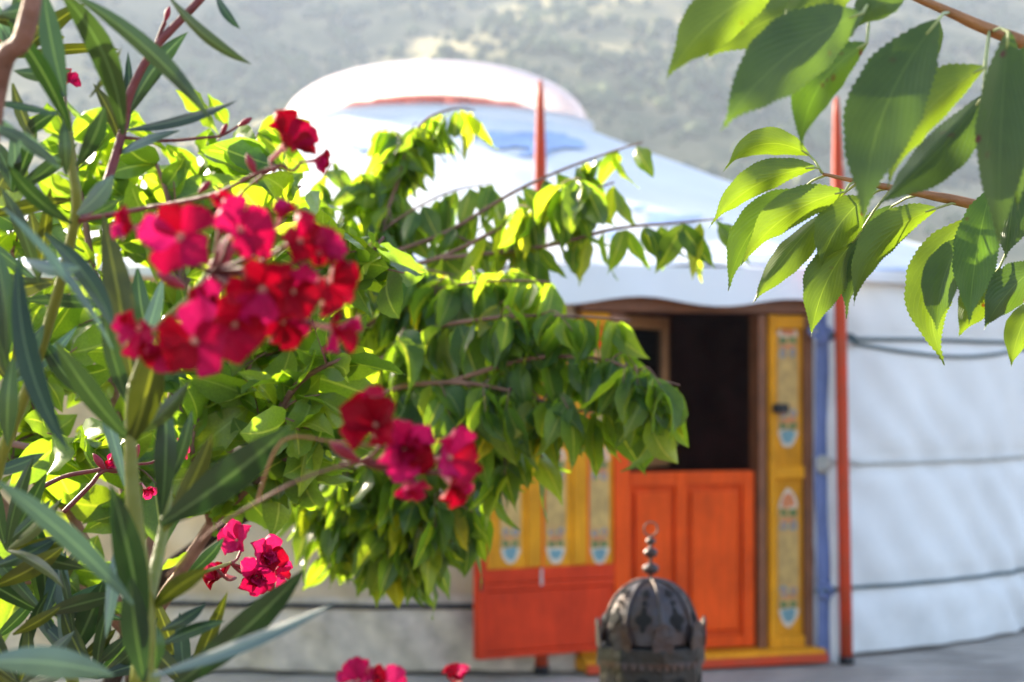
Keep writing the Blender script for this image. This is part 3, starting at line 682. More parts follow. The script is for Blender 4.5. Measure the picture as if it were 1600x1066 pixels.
for k in range(NS):
    a = rot + k * 2 * pi / NS
    mb = MB(); mb.tube([c0 + Vector((math.cos(a) * (r + .001), math.sin(a) * (r + .001), z)) for r, z in prof], .0042, 6); mb.build('rib', M['lantern'], dome, lb)
    a = a + pi / NS
    for (t0, rr, hh) in ((.42, .014, .022), (.95, .007, .011), (.72, .006, .006)):
        r, z = DR * math.cos(t0) ** .85, zt + .008 + DH * math.sin(t0); n_ = Vector((math.cos(a) * math.cos(t0), math.sin(a) * math.cos(t0), math.sin(t0))); s_ = Vector((-math.sin(a), math.cos(a), 0)); u_ = n_.cross(s_)
        c = c0 + Vector((math.cos(a) * r, math.sin(a) * r, z)) + n_ * .0025
        # four-lobed black patch, the dark inside an opening painted on
        pts = [c + s_ * (rr * (1 + .28 * math.cos(4 * q)) * math.cos(q)) + u_ * (hh * (1 + .28 * math.cos(4 * q)) * math.sin(q)) - n_ * (.5 * (rr * math.cos(q)) ** 2 / DR + .5 * (hh * math.sin(q)) ** 2 / DH) for q in [2 * pi * i / 20 for i in range(20)]]
        mb = MB(); mb.add([c] + pts, [[0, 1 + i, 1 + (i + 1) % 20] for i in range(20)]); mb.build('hole_patch', M['hole'], dome, lb)
def ball(py, rx, ry):
    z = lz(py); mb = MB(); mb.lathe(c0 + Vector((0, 0, z)), [(max(.0006, rx / LS * math.cos(t)), ry / LS * math.sin(t)) for t in [-pi / 2 + pi * i / 10 for i in range(11)]], 16); mb.build('finial_bead', M['lantern'], lan, lb)
for a in ((889, 13, 9), (864, 11, 8), (846, 8, 6)): ball(*a)
mb = MB(); mb.tube([c0 + Vector((0, 0, lz(912))), c0 + Vector((0, 0, lz(838)))], .0035, 8); mb.build('finial_rod', M['lantern'], lan, lb)
mb = MB(); mb.tube([c0 + Vector((11 / LS * math.cos(a), .2 * 11 / LS * math.cos(a), lz(827) + 11 / LS * math.sin(a))) for a in [2 * pi * i / 20 for i in range(20)]], .0022, 6, closed=True); mb.build('hanging_ring', M['bark_red'], lan, lb)

# ------------------------------------------------------------------ leaves
PROF = {'peach': [(0, .10), (.06, .38), (.15, .68), (.28, .92), (.42, 1), (.56, .92), (.70, .66), (.82, .34), (.91, .12), (1, .0)],
        'oleander': [(0, .16), (.1, .40), (.25, .76), (.45, 1), (.6, .98), (.78, .70), (.9, .36), (1, 0)],
        'ovate': [(0, .10), (.08, .45), (.2, .82), (.38, 1), (.55, .95), (.72, .72), (.86, .40), (.95, .16), (1, 0)]}
def leafgeo(base, ctrl, tip, side0, width, prof, n=10, fold=.25, serr=0, wavy=0, seed=0, curl=0):
    """quadratic spine base-ctrl-tip; side0 is the rough width direction"""
    V = []; UV = []; F = []; tab = PROF[prof]; L = (tip - base).length
    for i in range(n + 1):
        t = i / n; c = base * (1 - t) ** 2 + ctrl * (2 * t * (1 - t)) + tip * t * t
        tg = ((ctrl - base) * (1 - t) + (tip - ctrl) * t).normalized()
        s = (side0 - tg * side0.dot(tg)).normalized(); nn = tg.cross(s)
        if curl: q = Matrix.Rotation(curl * (t - .3), 3, tg); s = q @ s; nn = q @ nn
        wd = interp(tab, t) * width / 2
        for k in (-1, -.5, 0, .5, 1):
            we = wd
            if serr and abs(k) == 1 and .05 < t < .97: we = wd + width * (.020 + .012 * math.sin(i * 2.7 + k + seed)) * (.8 if i % 2 else -.8)
            z = fold * abs(k) * wd + (wavy * width * math.sin(t * 17 + seed + k) * abs(k) if wavy else 0)
            V.append(c + s * (k * we) + nn * z); UV.append(((k + 1) / 2, t))
    for i in range(n):
        for k in range(4): a = i * 5 + k; F.append([a, a + 1, a + 6, a + 5])
    return V, F, UV
def pxleaf(parent, mat, b, t, d0, d1, wpx, prof, bulge=0, roll=0, fold=.25, serr=0, n=10, zb=0, wavy=.02, petiole=None, curl=0, name='leaf'):
    """leaf from photo pixels b to t at depths d0, d1; bulge = sideways bow of the spine (px), zb = bow towards the camera (m)"""
    B = P(*b, d0); T = P(*t, d1); dx, dy = t[0] - b[0], t[1] - b[1]; L = math.hypot(dx, dy)
    nx_, ny_ = -dy / L, dx / L
    mid = P((b[0] + t[0]) / 2 + nx_ * bulge * 2, (b[1] + t[1]) / 2 + ny_ * bulge * 2, (d0 + d1) / 2 - zb * 2)
    view = (Vector((0, 0, EYE)) - mid).normalized(); ax = (T - B).normalized(); s = ax.cross(view).normalized()
    s = Matrix.Rotation(math.radians(roll), 3, ax) @ s
    V, F, UV = leafgeo(B, mid, T, s, wpx / FPX * (d0 + d1) / 2, prof, n, fold, serr, wavy, random.random() * 6, curl)
    o = obj(name, V, F, mat, parent, B, True, UV)
    if petiole:
        Q = P(*petiole[:2], petiole[2] if len(petiole) > 2 else d0); mb = MB(); mb.tube([Q, Q.lerp(B, .5) + Vector((0, 0, .002)), B, B.lerp(mid, .15)], [.0011, .0010, .0010, .0006], 6); mb.build('petiole', M['petiole'], o, B)
    return o
def branch(parent, name, pts, rad, mat, n=8, k=5):
    pts = [P(*p) if len(p) == 3 and not isinstance(p, Vector) else p for p in pts]; sp_ = spline(pts, k)
    r = [rad[0] + (rad[1] - rad[0]) * i / (len(sp_) - 1) for i in range(len(sp_))]
    r = [x * (1 + .10 * noise.noise(p * 60)) for x, p in zip(r, sp_)]
    mb = MB(); mb.tube(sp_, r, n); return mb.build(name, mat, parent, sp_[0]), sp_

# ---- peach tree on the right, in focus
pt0 = Vector((1.25, 2.35, -.13))
ptree = empty('peach_tree', pt0, 'peach tree on the right, its sharp serrated leaves hanging into the view', 'tree')
mb = MB(); trp = spline([pt0, (1.22, 2.3, .5), (1.15, 2.2, 1.1), (1.12, 2.1, 1.7), (1.2, 2.15, 2.4)], 6); mb.tube(trp, [.06 - .035 * i / (len(trp) - 1) for i in range(len(trp))], 12); mb.build('trunk', M['bark'], ptree, pt0)
branch(ptree, 'branch', [Vector((1.16, 2.2, 1.05)), P(1900, 460, 1.85), P(1640, 352, 1.60), (1515, 318, 1.57), (1450, 305, 1.57), (1395, 294, 1.57), (1340, 284, 1.57), (1286, 272, 1.58)], (.0065, .0012), M['branchpeach'])
branch(ptree, 'branch', [Vector((1.12, 2.1, 1.6)), P(2000, 190, 1.6), P(1700, 100, 1.3), (1550, 48, 1.28), (1490, 22, 1.28), (1430, -4, 1.28), (1340, -40, 1.27)], (.0065, .0018), M['branchpeach'])
branch(ptree, 'twig', [(1340, -40, 1.27), (1360, 10, 1.27), (1342, 30, 1.27)], (.0016, .001), M['petiole'])
A = lambda *a, **k: pxleaf(ptree, *a, prof='peach', **k)
pk, pd, ps = M['peach'], M['peach_dark'], M['peach_spot']
# (mat, base, tip, d0, d1, width)  - lower spray, sharp
FR = [   # material, base, tip, depths, width, bow, roll, fold, where the petiole leaves the twig
 (pk, (1264, 242), (1130, 268), 1.60, 1.58, 62, 30, -20, .6, (1284, 270, 1.58)), (pk, (1274, 262), (1107, 357), 1.58, 1.54, 72, 22, -28, .65, (1286, 272, 1.58)),
 (pd, (1250, 298), (1138, 455), 1.60, 1.60, 78, 24, -25, .5, (1290, 274, 1.58)), (pk, (1320, 300), (1158, 416), 1.57, 1.54, 84, 22, -24, .55, (1335, 284, 1.57)),
 (pk, (1292, 330), (1175, 476), 1.60, 1.58, 70, 6, 24, .6, (1340, 286, 1.57)), (pk, (1354, 308), (1282, 418), 1.58, 1.57, 98, 12, -10, .35, (1395, 294, 1.57)),
 (pk, (1340, 370), (1268, 525), 1.59, 1.56, 96, 14, -15, .4, (1392, 296, 1.57)), (pd, (1394, 322), (1322, 498), 1.60, 1.58, 78, 16, -24, .5, (1440, 304, 1.57)),
 (pk, (1462, 326), (1334, 478), 1.56, 1.55, 84, 30, -26, .6, (1512, 318, 1.57)), (pk, (1514, 344), (1476, 571), 1.59, 1.56, 112, 38, -18, .5, (1530, 322, 1.57)),
 (pd, (1504, 372), (1464, 520), 1.56, 1.54, 84, 12, -22, .5, (1528, 322, 1.57)), (ps, (1548, 296), (1514, 508), 1.50, 1.46, 98, 6, -10, .4, (1560, 288, 1.52)),
 (pk, (1562, 418), (1498, 527), 1.57, 1.57, 84, 6, 18, .4, (1600, 340, 1.58)), (pd, (1628, 412), (1538, 515), 1.57, 1.55, 90, 10, -18, .4, (1640, 352, 1.60)),
 (pk, (1622, 466), (1580, 574), 1.58, 1.57, 66, 8, 0, .4, (1645, 352, 1.60)), (pd, (1592, 250), (1570, 408), 1.52, 1.50, 96, 0, 20, .4, (1640, 240, 1.5)),
]
for (m_, b, t, d0, d1, wp, bu, ro, fo, pe) in FR: A(m_, b, t, d0, d1, wp * .74, serr=1, n=64, bulge=bu, roll=ro, fold=fo, petiole=pe, zb=.006, wavy=.03, curl=random.uniform(-.4, .4))
UP = [
 (pk, (1215, -24), (1042, 124), 1.16, 1.10, 118, 22, -14, .3, (1290, -30, 1.2)), (pk, (1335, -14), (1100, 92), 1.22, 1.16, 110, 14, 20, .35, (1350, -30, 1.25)),
 (pd, (1348, 20), (1125, 206), 1.13, 1.06, 150, 24, -8, .2, (1362, 6, 1.27)), (ps, (1354, 68), (1252, 236), 1.18, 1.16, 96, 28, -20, .5, (1362, 4, 1.27)),
 (pd, (1464, 34), (1350, 348), 1.12, 1.08, 158, 30, -6, .25, (1482, 20, 1.28)), (pk, (1466, 30), (1380, 118), 1.27, 1.27, 70, -12, 20, .4, (1484, 20, 1.28)),
 (pk, (1538, 106), (1388, 292), 1.18, 1.14, 112, 28, -28, .6, (1546, 48, 1.28)), (pd, (1536, 150), (1368, 322), 1.20, 1.16, 104, -10, 24, .5, (1546, 48, 1.28)),
 (pd, (1576, 50), (1562, 392), 1.12, 1.10, 112, 6, 12, .35, (1552, 48, 1.28)), (pd, (1640, 40), (1590, 330), 1.15, 1.12, 120, 10, -10, .35, (1640, 76, 1.3)),
 (pk, (1300, -40), (1215, 50), 1.16, 1.16, 90, 0, 25, .4, (1340, -40, 1.27)), (pd, (1420, -40), (1330, 50), 1.2, 1.2, 90, 10, 20, .4, (1430, -4, 1.28)),
]
for (m_, b, t, d0, d1, wp, bu, ro, fo, pe) in UP: A(m_, b, t, d0, d1, wp * .76, serr=1, n=60, bulge=bu, roll=ro, fold=fo, petiole=pe, zb=.006)

# ---- generic shared leaf meshes for tree and bush (unit length along -Z, face towards -Y)
def unit_leaf(prof, wd, fold, bend, seed, curl, n=8):
    r_ = random.Random(seed); V, F, UV = leafgeo(Vector((0, 0, 0)), Vector((r_.uniform(-.06, .06), bend, -.5)), Vector((0, r_.uniform(-.1, .1) - bend * .3, -1)), Vector((1, 0, 0)), wd, prof, n, fold, 0, .05, seed, curl)
    return V, F, UV
def leaf_rot(dirv, roll):
    z = -dirv.normalized(); x = z.orthogonal().normalized(); x = Matrix.Rotation(roll, 3, z) @ x; y = z.cross(x); m = Matrix((x, y, z)).transposed(); return m
class Foliage:
    """leaves of one plant: the 300 nearest the lens as own parts, the rest as one mass"""
    def __init__(s, parent, mat, variants, limit=300):
        s.parent, s.mat, s.items, s.limit = parent, mat, [], limit; s.geo = variants; s.me = []
        for V, F, UV in variants:
            me = bpy.data.meshes.new('leaf'); me.from_pydata([tuple(v) for v in V], [], F); me.materials.append(mat)
            me.polygons.foreach_set('use_smooth', [True] * len(me.polygons)); ul = me.uv_layers.new(name='UVMap')
            for l in me.loops: ul.data[l.index].uv = UV[l.vertex_index]
            s.me.append(me)
    def add(s, pos, dirv, roll, size): s.items.append((pos.copy(), leaf_rot(dirv, roll), size, len(s.items) % len(s.geo)))
    def finish(s, masslabel='leaf_mass'):
        s.items.sort(key=lambda q: q[0].y - 14 * q[2]); base = WLOC[s.parent.name]
        for p, m, sz, k in s.items[:s.limit]:
            o = bpy.data.objects.new('leaf', s.me[k]); C.objects.link(o); o.parent = s.parent
            o.matrix_local = Matrix.Translation(p - base) @ m.to_4x4() @ Matrix.Scale(sz, 4)
        if len(s.items) > s.limit:
            V = []; F = []; UV = []
            for p, m, sz, k in s.items[s.limit:]:
                gv, gf, gu = s.geo[k]; b = len(V); V += [p + m @ (v * sz) for v in gv]; F += [[i + b for i in f] for f in gf]; UV += gu
            o = obj(masslabel, V, F, s.mat, s.parent, base, True, UV); o['kind'] = 'stuff'
rnd = random.Random(21)
# ---- young peach tree between the oleander and the yurt
tb = Vector((P(90, 1870, 3.4).x, 3.38, -.13))
tree = empty('young_peach_tree', tb, 'leafy young tree with drooping leaves in front of the yurt door', 'tree')
TW = []
def tbr(pts, r0, r1, name='branch', mat='bark_red'):
    o, s = branch(tree, name, pts, (r0, r1), M[mat], 7, 6); TW.append(s); return s
branch(tree, 'trunk', [tb, P(120, 1300, 3.42), P(215, 960, 3.42), P(320, 845, 3.4), P(440, 775, 3.35), P(500, 720, 3.32)], (.020, .008), M['bark'], 10)
tbr([(440, 775, 3.35), (520, 640, 3.25), (640, 530, 3.15), (760, 498, 3.05), (880, 494, 3.0), (985, 500, 2.95)], 0.0058, 0.0015)
tbr([(500, 720, 3.32), (590, 620, 3.15), (700, 598, 3.05), (800, 612, 3.0), (890, 640, 2.97), (960, 640, 2.95)], 0.0058, 0.0015)
tbr([(700, 598, 3.05), (830, 560, 3.0), (940, 562, 2.95), (1000, 585, 2.92), (1062, 602, 2.9)], 0.0043, 0.0014)
tbr([(440, 775, 3.35), (480, 600, 3.45), (560, 430, 3.45), (700, 362, 3.45), (800, 302, 3.42), (880, 265, 3.4), (960, 236, 3.38), (1005, 222, 3.36)], 0.0058, 0.0011)
tbr([(560, 430, 3.45), (680, 405, 3.4), (800, 348, 3.35), (900, 305, 3.3), (960, 285, 3.3)], 0.0050, 0.0014)
tbr([(680, 405, 3.4), (850, 385, 3.3), (960, 358, 3.25), (1060, 348, 3.2), (1130, 342, 3.15)], 0.0043, 0.0011)
tbr([(560, 430, 3.45), (612, 310, 3.55), (650, 205, 3.6), (700, 172, 3.6), (742, 172, 3.6)], 0.0050, 0.0011)
tbr([(480, 600, 3.45), (475, 400, 3.6), (495, 300, 3.65), (520, 250, 3.65)], 0.0058, 0.0011)
tbr([(480, 600, 3.45), (410, 420, 3.55), (365, 300, 3.6), (330, 240, 3.62)], 0.0058, 0.0011)
tbr([(500, 720, 3.32), (600, 740, 3.22), (700, 700, 3.15), (800, 690, 3.1), (850, 715, 3.08)], 0.0058, 0.0014)
tbr([(500, 720, 3.32), (570, 760, 3.25), (640, 800, 3.2), (700, 830, 3.18)], 0.0050, 0.0014)
tbr([(440, 775, 3.35), (520, 770, 3.5), (600, 800, 3.5), (680, 790, 3.5)], 0.0050, 0.0014)
tbr([(590, 620, 3.15), (680, 660, 3.3), (760, 650, 3.3), (840, 640, 3.3)], 0.0043, 0.0014)
tbr([(480, 600, 3.45), (560, 520, 3.3), (660, 460, 3.2), (760, 440, 3.1), (860, 440, 3.05)], 0.0050, 0.0014)
tbr([(520, 640, 3.25), (620, 580, 3.4), (720, 540, 3.4), (820, 530, 3.35)], 0.0043, 0.0014)
tbr([(560, 430, 3.45), (600, 360, 3.5), (690, 305, 3.5), (770, 285, 3.5)], 0.0036, 0.0010)
tbr([(700, 362, 3.45), (770, 385, 3.4), (850, 335, 3.35), (940, 310, 3.3)], 0.0029, 0.0010)
tbr([(470, 400, 3.6), (540, 340, 3.6), (590, 265, 3.6), (640, 230, 3.6)], 0.0036, 0.0010)
tbr([(480, 600, 3.45), (520, 480, 3.3), (610, 420, 3.25), (710, 430, 3.2)], 0.0036, 0.0010)
tbr([(500, 720, 3.32), (520, 780, 3.35), (560, 830, 3.35)], 0.0029, 0.0010)
tbr([(570, 760, 3.25), (620, 815, 3.25), (660, 850, 3.22)], 0.0029, 0.0010)
tbr([(600, 740, 3.22), (680, 770, 3.12), (740, 800, 3.1)], 0.0029, 0.0010)
fol = Foliage(tree, M['treeleaf'], [unit_leaf('peach', .40, .3, .12, 1, .3), unit_leaf('peach', .46, .25, -.18, 2, -.5), unit_leaf('peach', .38, .5, .26, 3, .9), unit_leaf('peach', .44, .2, .05, 4, -.2),
    unit_leaf('peach', .42, .3, -.08, 5, .1), unit_leaf('peach', .40, .6, -.28, 6, -1.2), unit_leaf('ovate', .44, .35, .20, 7, .7)], 300)
def hang(sp_, start=.18, gap=.018, lmin=.062, lmax=.108, side=.6):
    """leaves drooping from a twig"""
    L = sum((b - a).length for a, b in zip(sp_, sp_[1:])); acc = 0; nxt = L * start
    for a, b in zip(sp_, sp_[1:]):
        seg = (b - a).length; tg = (b - a).normalized()
        while nxt < acc + seg:
            p = a.lerp(b, (nxt - acc) / seg)
            for q in range(rnd.choice((1, 2, 2))):
                d = Vector((rnd.uniform(-1, 1) * side, rnd.uniform(-1, 1) * side * 1.2, -rnd.uniform(.5, 1))) + tg * .15
                fol.add(p + Vector((rnd.uniform(-.006, .006), rnd.uniform(-.006, .006), -.004)), d, rnd.uniform(0, 2 * pi), rnd.uniform(lmin, lmax))
            nxt += gap * rnd.uniform(.6, 1.5)
        acc += seg
main = list(TW)
for i, s in enumerate(main):
    hang(s, .22, .027 if i in (3, 4, 5, 16) else .017, *((.065, .110, .5) if i in (3, 4, 5, 6, 15, 16, 17) else (.070, .118, .5) if i in (0, 1, 2, 9, 12, 13, 14) else ()))
    if i in (5, 16): continue
    for q in range(2 if i in (3, 4) else 3 if i in (6, 7, 8, 15, 17) else 10):    # short drooping side twigs
        k = rnd.randint(int(len(s) * .15), int(len(s) * .72)); p = s[k]; tg = (s[k + 1] - s[k]).normalized()
        d = (tg * .6 + Vector((rnd.uniform(-.7, .5), rnd.uniform(-1, 1), rnd.uniform(-.4, .5)))).normalized(); ln = rnd.uniform(.07, .16) if i in (3, 4, 6, 7, 8) else rnd.uniform(.04, .10)
        tw = spline([p, p + d * ln * .5 + Vector((0, 0, .008)), p + d * ln + Vector((0, 0, -.02))], 4)
        mb = MB(); mb.tube(tw, [.0014 - .0007 * j / (len(tw) - 1) for j in range(len(tw))], 5); mb.build('twig', M['bark_red'], tree, p); hang(tw, .15, .015)
fol.finish()
# unseen bough and leaves added to the right-hand peach tree to dapple its sprays
rl = random.Random(17)
_, shade_limb = branch(ptree, 'shade_limb', [Vector((1.18, 2.13, 2.2)), Vector((.7, 2.2, 2.3)), Vector((.2, 2.3, 2.28)), Vector((-.3, 2.3, 2.18)), Vector((-.75, 2.25, 2.1))], (.016, .004), M['bark_red'], 8, 8)
fol = Foliage(ptree, M['peach_dark'], [unit_leaf('peach', .40, .3, .12, 41, .3), unit_leaf('peach', .44, .25, -.15, 42, -.4)], 0)
for k in range(300):
    p = shade_limb[rl.randint(8, len(shade_limb) - 1)] + Vector((rl.gauss(0, .05), rl.gauss(0, .20), rl.gauss(-.05, .07)))
    p.z = max(p.z, 1.27 + .195 * p.y + .17); fol.add(p, Vector((rl.uniform(-.6, .6), rl.uniform(-.6, .6), -.8)), rl.uniform(0, 6.28), rl.uniform(.08, .125))
fol.finish()
# ---- leafy shrub behind the oleander
sb = Vector((P(180, 1000, 2.3).x, 2.3, -.13))
bush = empty('leafy_shrub', sb, 'bright yellow-green leafy shrub behind the red oleander flowers', 'shrub')
BT = []
def bbr(pts, r0, r1):
    o, s = branch(bush, 'branch', pts, (r0, r1), M['bark_red'], 6, 5); BT.append(s)
fork = P(215, 1000, 2.3)
branch(bush, 'trunk', [sb, Vector((sb.x + .02, 2.3, .5)), fork], (.022, .014), M['bark'], 9)
bbr([fork, (330, 820, 2.2), (410, 690, 2.1), (465, 600, 2.05), (535, 560, 2.0)], .009, .0016)
bbr([fork, (110, 800, 2.3), (60, 650, 2.2), (30, 500, 2.15), (15, 340, 2.15)], .009, .0016)
bbr([fork, (185, 660, 2.4), (150, 450, 2.4), (122, 280, 2.4), (105, 200, 2.4)], .009, .0016)
bbr([fork, (265, 660, 2.35), (285, 450, 2.35), (262, 310, 2.35), (235, 235, 2.35)], .009, .0016)
bbr([(330, 820, 2.2), (375, 630, 2.2), (405, 460, 2.15), (425, 340, 2.15), (470, 290, 2.15)], .007, .0015)
bbr([(110, 800, 2.3), (20, 720, 2.2), (-60, 640, 2.2)], .006, .0016)
bbr([(-40, 680, 2.0), (60, 702, 2.0), (140, 715, 2.0), (230, 735, 2.0)], .004, .003)
bbr([(330, 820, 2.2), (440, 720, 2.1), (520, 690, 2.05)], .005, .0015)
bbr([(405, 460, 2.15), (480, 430, 2.08), (560, 410, 2.05), (600, 370, 2.05)], .005, .0015)
bbr([fork, (110, 910, 2.2), (0, 920, 2.2)], .006, .0016)
bbr([(285, 450, 2.35), (340, 350, 2.4), (385, 290, 2.4)], .005, .0015)
bbr([(285, 450, 2.35), (330, 380, 2.45), (350, 330, 2.5), (410, 290, 2.5)], .004, .0015)
bbr([(262, 310, 2.35), (295, 290, 2.45), (325, 270, 2.5)], .003, .0014)
bbr([(150, 450, 2.4), (200, 350, 2.45), (215, 290, 2.5)], .004, .0014)
bbr([(185, 660, 2.4), (60, 560, 2.5), (-30, 440, 2.5)], .005, .0015)
bbr([(265, 660, 2.35), (340, 560, 2.3), (400, 560, 2.25), (450, 540, 2.2)], .005, .0015)
bbr([(330, 820, 2.2), (300, 700, 2.1), (330, 600, 2.1)], .005, .0015)
bbr([fork, (-60, 700, 2.35), (-120, 300, 2.4), (-110, -60, 2.45), (-70, -320, 2.45)], .010, .002)  # last three tall branches are unseen, added to shade the right-hand peach leaves
bbr([(-120, 300, 2.4), (-220, 50, 2.5), (-240, -200, 2.5)], .006, .002)
bbr([(-110, -60, 2.45), (-60, -180, 2.35), (-20, -330, 2.3)], .005, .0015)
fol = Foliage(bush, M['bushleaf'], [unit_leaf('ovate', .58, .3, .12, 11, .5), unit_leaf('ovate', .52, .35, -.2, 12, -.6), unit_leaf('ovate', .62, .2, .25, 13, .9), unit_leaf('ovate', .50, .4, .05, 14, -.2)], 300)
def leafy(sp_, start=.2, gap=.021, lmin=.048, lmax=.085):
    L = sum((b - a).length for a, b in zip(sp_, sp_[1:])); acc = 0; nxt = L * start
    for a, b in zip(sp_, sp_[1:]):
        seg = (b - a).length; tg = (b - a).normalized()
        while nxt < acc + seg:
            p = a.lerp(b, (nxt - acc) / seg)
            for q in range(rnd.choice((1, 2))):
                d = Vector((rnd.uniform(-1, 1), rnd.uniform(-1, 1), rnd.uniform(-.8, .5))) + tg * .5
                fol.add(p, d, rnd.uniform(0, 2 * pi), rnd.uniform(lmin, lmax))
            nxt += gap * rnd.uniform(.6, 1.5)
        acc += seg
for i, s in enumerate(list(BT)):
    leafy(s, .3)
    for q in range(6):
        k = rnd.randint(int(len(s) * .35), len(s) - 2); p = s[k]; tg = (s[k + 1] - s[k]).normalized()
        d = (tg * .6 + Vector((rnd.uniform(-1, 1), rnd.uniform(-1, 1), rnd.uniform(-.5, .6)))).normalized(); ln = rnd.uniform(.05, .10)
        tw = spline([p, p + d * ln * .5 + Vector((0, 0, .006)), p + d * ln], 3)
        mb = MB(); mb.tube(tw, [.0016 - .0008 * j / (len(tw) - 1) for j in range(len(tw))], 5); mb.build('twig', M['bark_red'], bush, p); leafy(tw, .1, .026)
fol.finish()

# ---- unseen hedge added beyond the left edge, stepped to shade the lower plants
hb = Vector((-3.3, 4.6, -.13)); hedge = empty('shade_hedge', hb, 'loose green hedge, unseen and added off to the left to shade the plants', 'hedge')
rh = random.Random(8); geo = unit_leaf('ovate', .6, .25, .1, 31, .3, 3); V = []; F = []; UV = []
for k in range(6200):
    y = rh.uniform(2.4, 8.8); x = -3.3 + rh.gauss(0, .22)
    top = 3.2 if y < 4.5 else (2.65 if y < 5.6 else 3.0); top += .16 * noise.noise(Vector((y * 2.2, 0, 5)))
    z = -.1 + (top + .1) * rh.random() ** .8; b = len(V); q = leaf_rot(Vector((rh.uniform(-1, 1), rh.uniform(-1, 1), rh.uniform(-1, .5))), rh.uniform(0, 6)); sz = rh.uniform(.09, .15)
    V += [Vector((x, y, z)) + q @ (v * sz) for v in geo[0]]; F += [[i + b for i in f] for f in geo[1]]; UV += geo[2]
o = obj('foliage', V, F, M['bushleaf'], hedge, hb, True, UV); o['kind'] = 'stuff'
for k in range(9):
    y = 2.6 + .72 * k; mb = MB(); mb.tube(spline([(-3.3, y, -.14), (-3.28, y + .05, .7), (-3.33, y - .04, 1.5), (-3.3, y, 2.0)], 4), [.03 - .02 * i / 12 for i in range(13)], 7); mb.build('stem', M['bark'], hedge, (-3.3, y, -.13))

# ---- oleander, nearest the lens
ob = Vector((P(150, 1000, 1.2).x, 1.2, -.13))
ole = empty('oleander_bush', ob, 'oleander with long dark leaves and crimson flowers, nearest the camera', 'shrub')
def ostem(pts, r0, r1, mat='stem', name='stem', n=8): return branch(ole, name, pts, (r0, r1), M[mat], n, 6)[1]
fk = Vector((ob.x + .0, 1.18, .35))
ostem([ob, Vector((ob.x, 1.19, .1)), fk], .018, .012, 'bark')
ostem([fk, P(222, 1250, 1.06), (222, 1066, 1.05), (227, 960, 1.05), (210, 800, 1.05), (204, 690, 1.05), (206, 600, 1.05)], .0085, .0024)
ostem([fk, P(60, 1300, 1.3), (-30, 1000, 1.3), (-10, 760, 1.25), (60, 560, 1.2), (116, 350, 1.15), (112, 250, 1.14), (104, 170, 1.14)], .0055, .002)
ostem([fk, P(-60, 1300, 1.2), (-60, 700, 1.1), (-10, 160, 1.02), (36, 60, 1.0), (58, -40, .99)], .008, .0042, 'bark_red')
ostem([(116, 350, 1.15), (160, 300, 1.2), (192, 205, 1.22), (202, 150, 1.22), (240, 78, 1.22), (312, 0, 1.22), (340, -40, 1.22)], .003, .0026, 'twig', 'twig')
ostem([(242, 74, 1.22), (249, 55, 1.22), (258, 34, 1.22)], .0012, .0014, 'twig', 'twig')
ostem([(227, 960, 1.05), (255, 830, 1.1), (262, 760, 1.12), (250, 700, 1.12)], .004, .002)
ostem([fk, P(120, 1250, 1.4), (105, 1040, 1.4), (95, 930, 1.4), (85, 880, 1.4)], .006, .002)
# flower stalks
ostem([(206, 600, 1.05), (240, 520, 1.04), (300, 460, 1.02), (340, 400, 1.02)], .002, .0013, 'stem', 'flower_stalk')
ostem([(118, 345, 1.15), (230, 325, 1.12), (330, 305, 1.08), (400, 272, 1.05), (440, 258, 1.04)], .0016, .0011, 'twig', 'flower_stalk')
ostem([(340, 345, 1.10), (390, 290, 1.06), (430, 262, 1.04)], .001, .0008, 'twig', 'flower_stalk')
ostem([(192, 215, 1.22), (255, 220, 1.22), (310, 216, 1.22), (345, 212, 1.22), (372, 197, 1.22)], .0012, .0008, 'twig', 'flower_stalk')
ostem([(262, 900, 1.05), (330, 830, .98), (420, 775, .94), (480, 745, .93), (560, 720, .93)], .0008, .0008, 'bark_red', 'flower_stalk')
ostem([(400, 790, .95), (440, 690, .95), (520, 690, .94), (600, 700, .93)], .0007, .0006, 'branchpeach', 'flower_stalk')
ostem([(230, 955, 1.05), (270, 925, 1.2), (310, 898, 1.35), (360, 880, 1.45)], .0018, .0012, 'stem', 'flower_stalk')
ostem([(50, 770, 1.5), (100, 745, 1.5), (150, 735, 1.5), (195, 722, 1.5)], .002, .0012, 'twig', 'flower_stalk')
ostem([(100, 800, 1.5), (140, 760, 1.5), (165, 735, 1.5), (215, 740, 1.5)], .002, .0012, 'twig', 'flower_stalk')
ostem([fk, P(560, 1600, 1.1), P(575, 1200, 1.05), (580, 1080, 1.02)], .005, .002, 'stem', 'stem')
ostem([P(575, 1200, 1.05), P(680, 1130, 1.05), (718, 1075, 1.04)], .002, .0012, 'twig', 'flower_stalk')
od, op, oo = M['oleander'], M['oleander_pale'], M['oleander_olive']
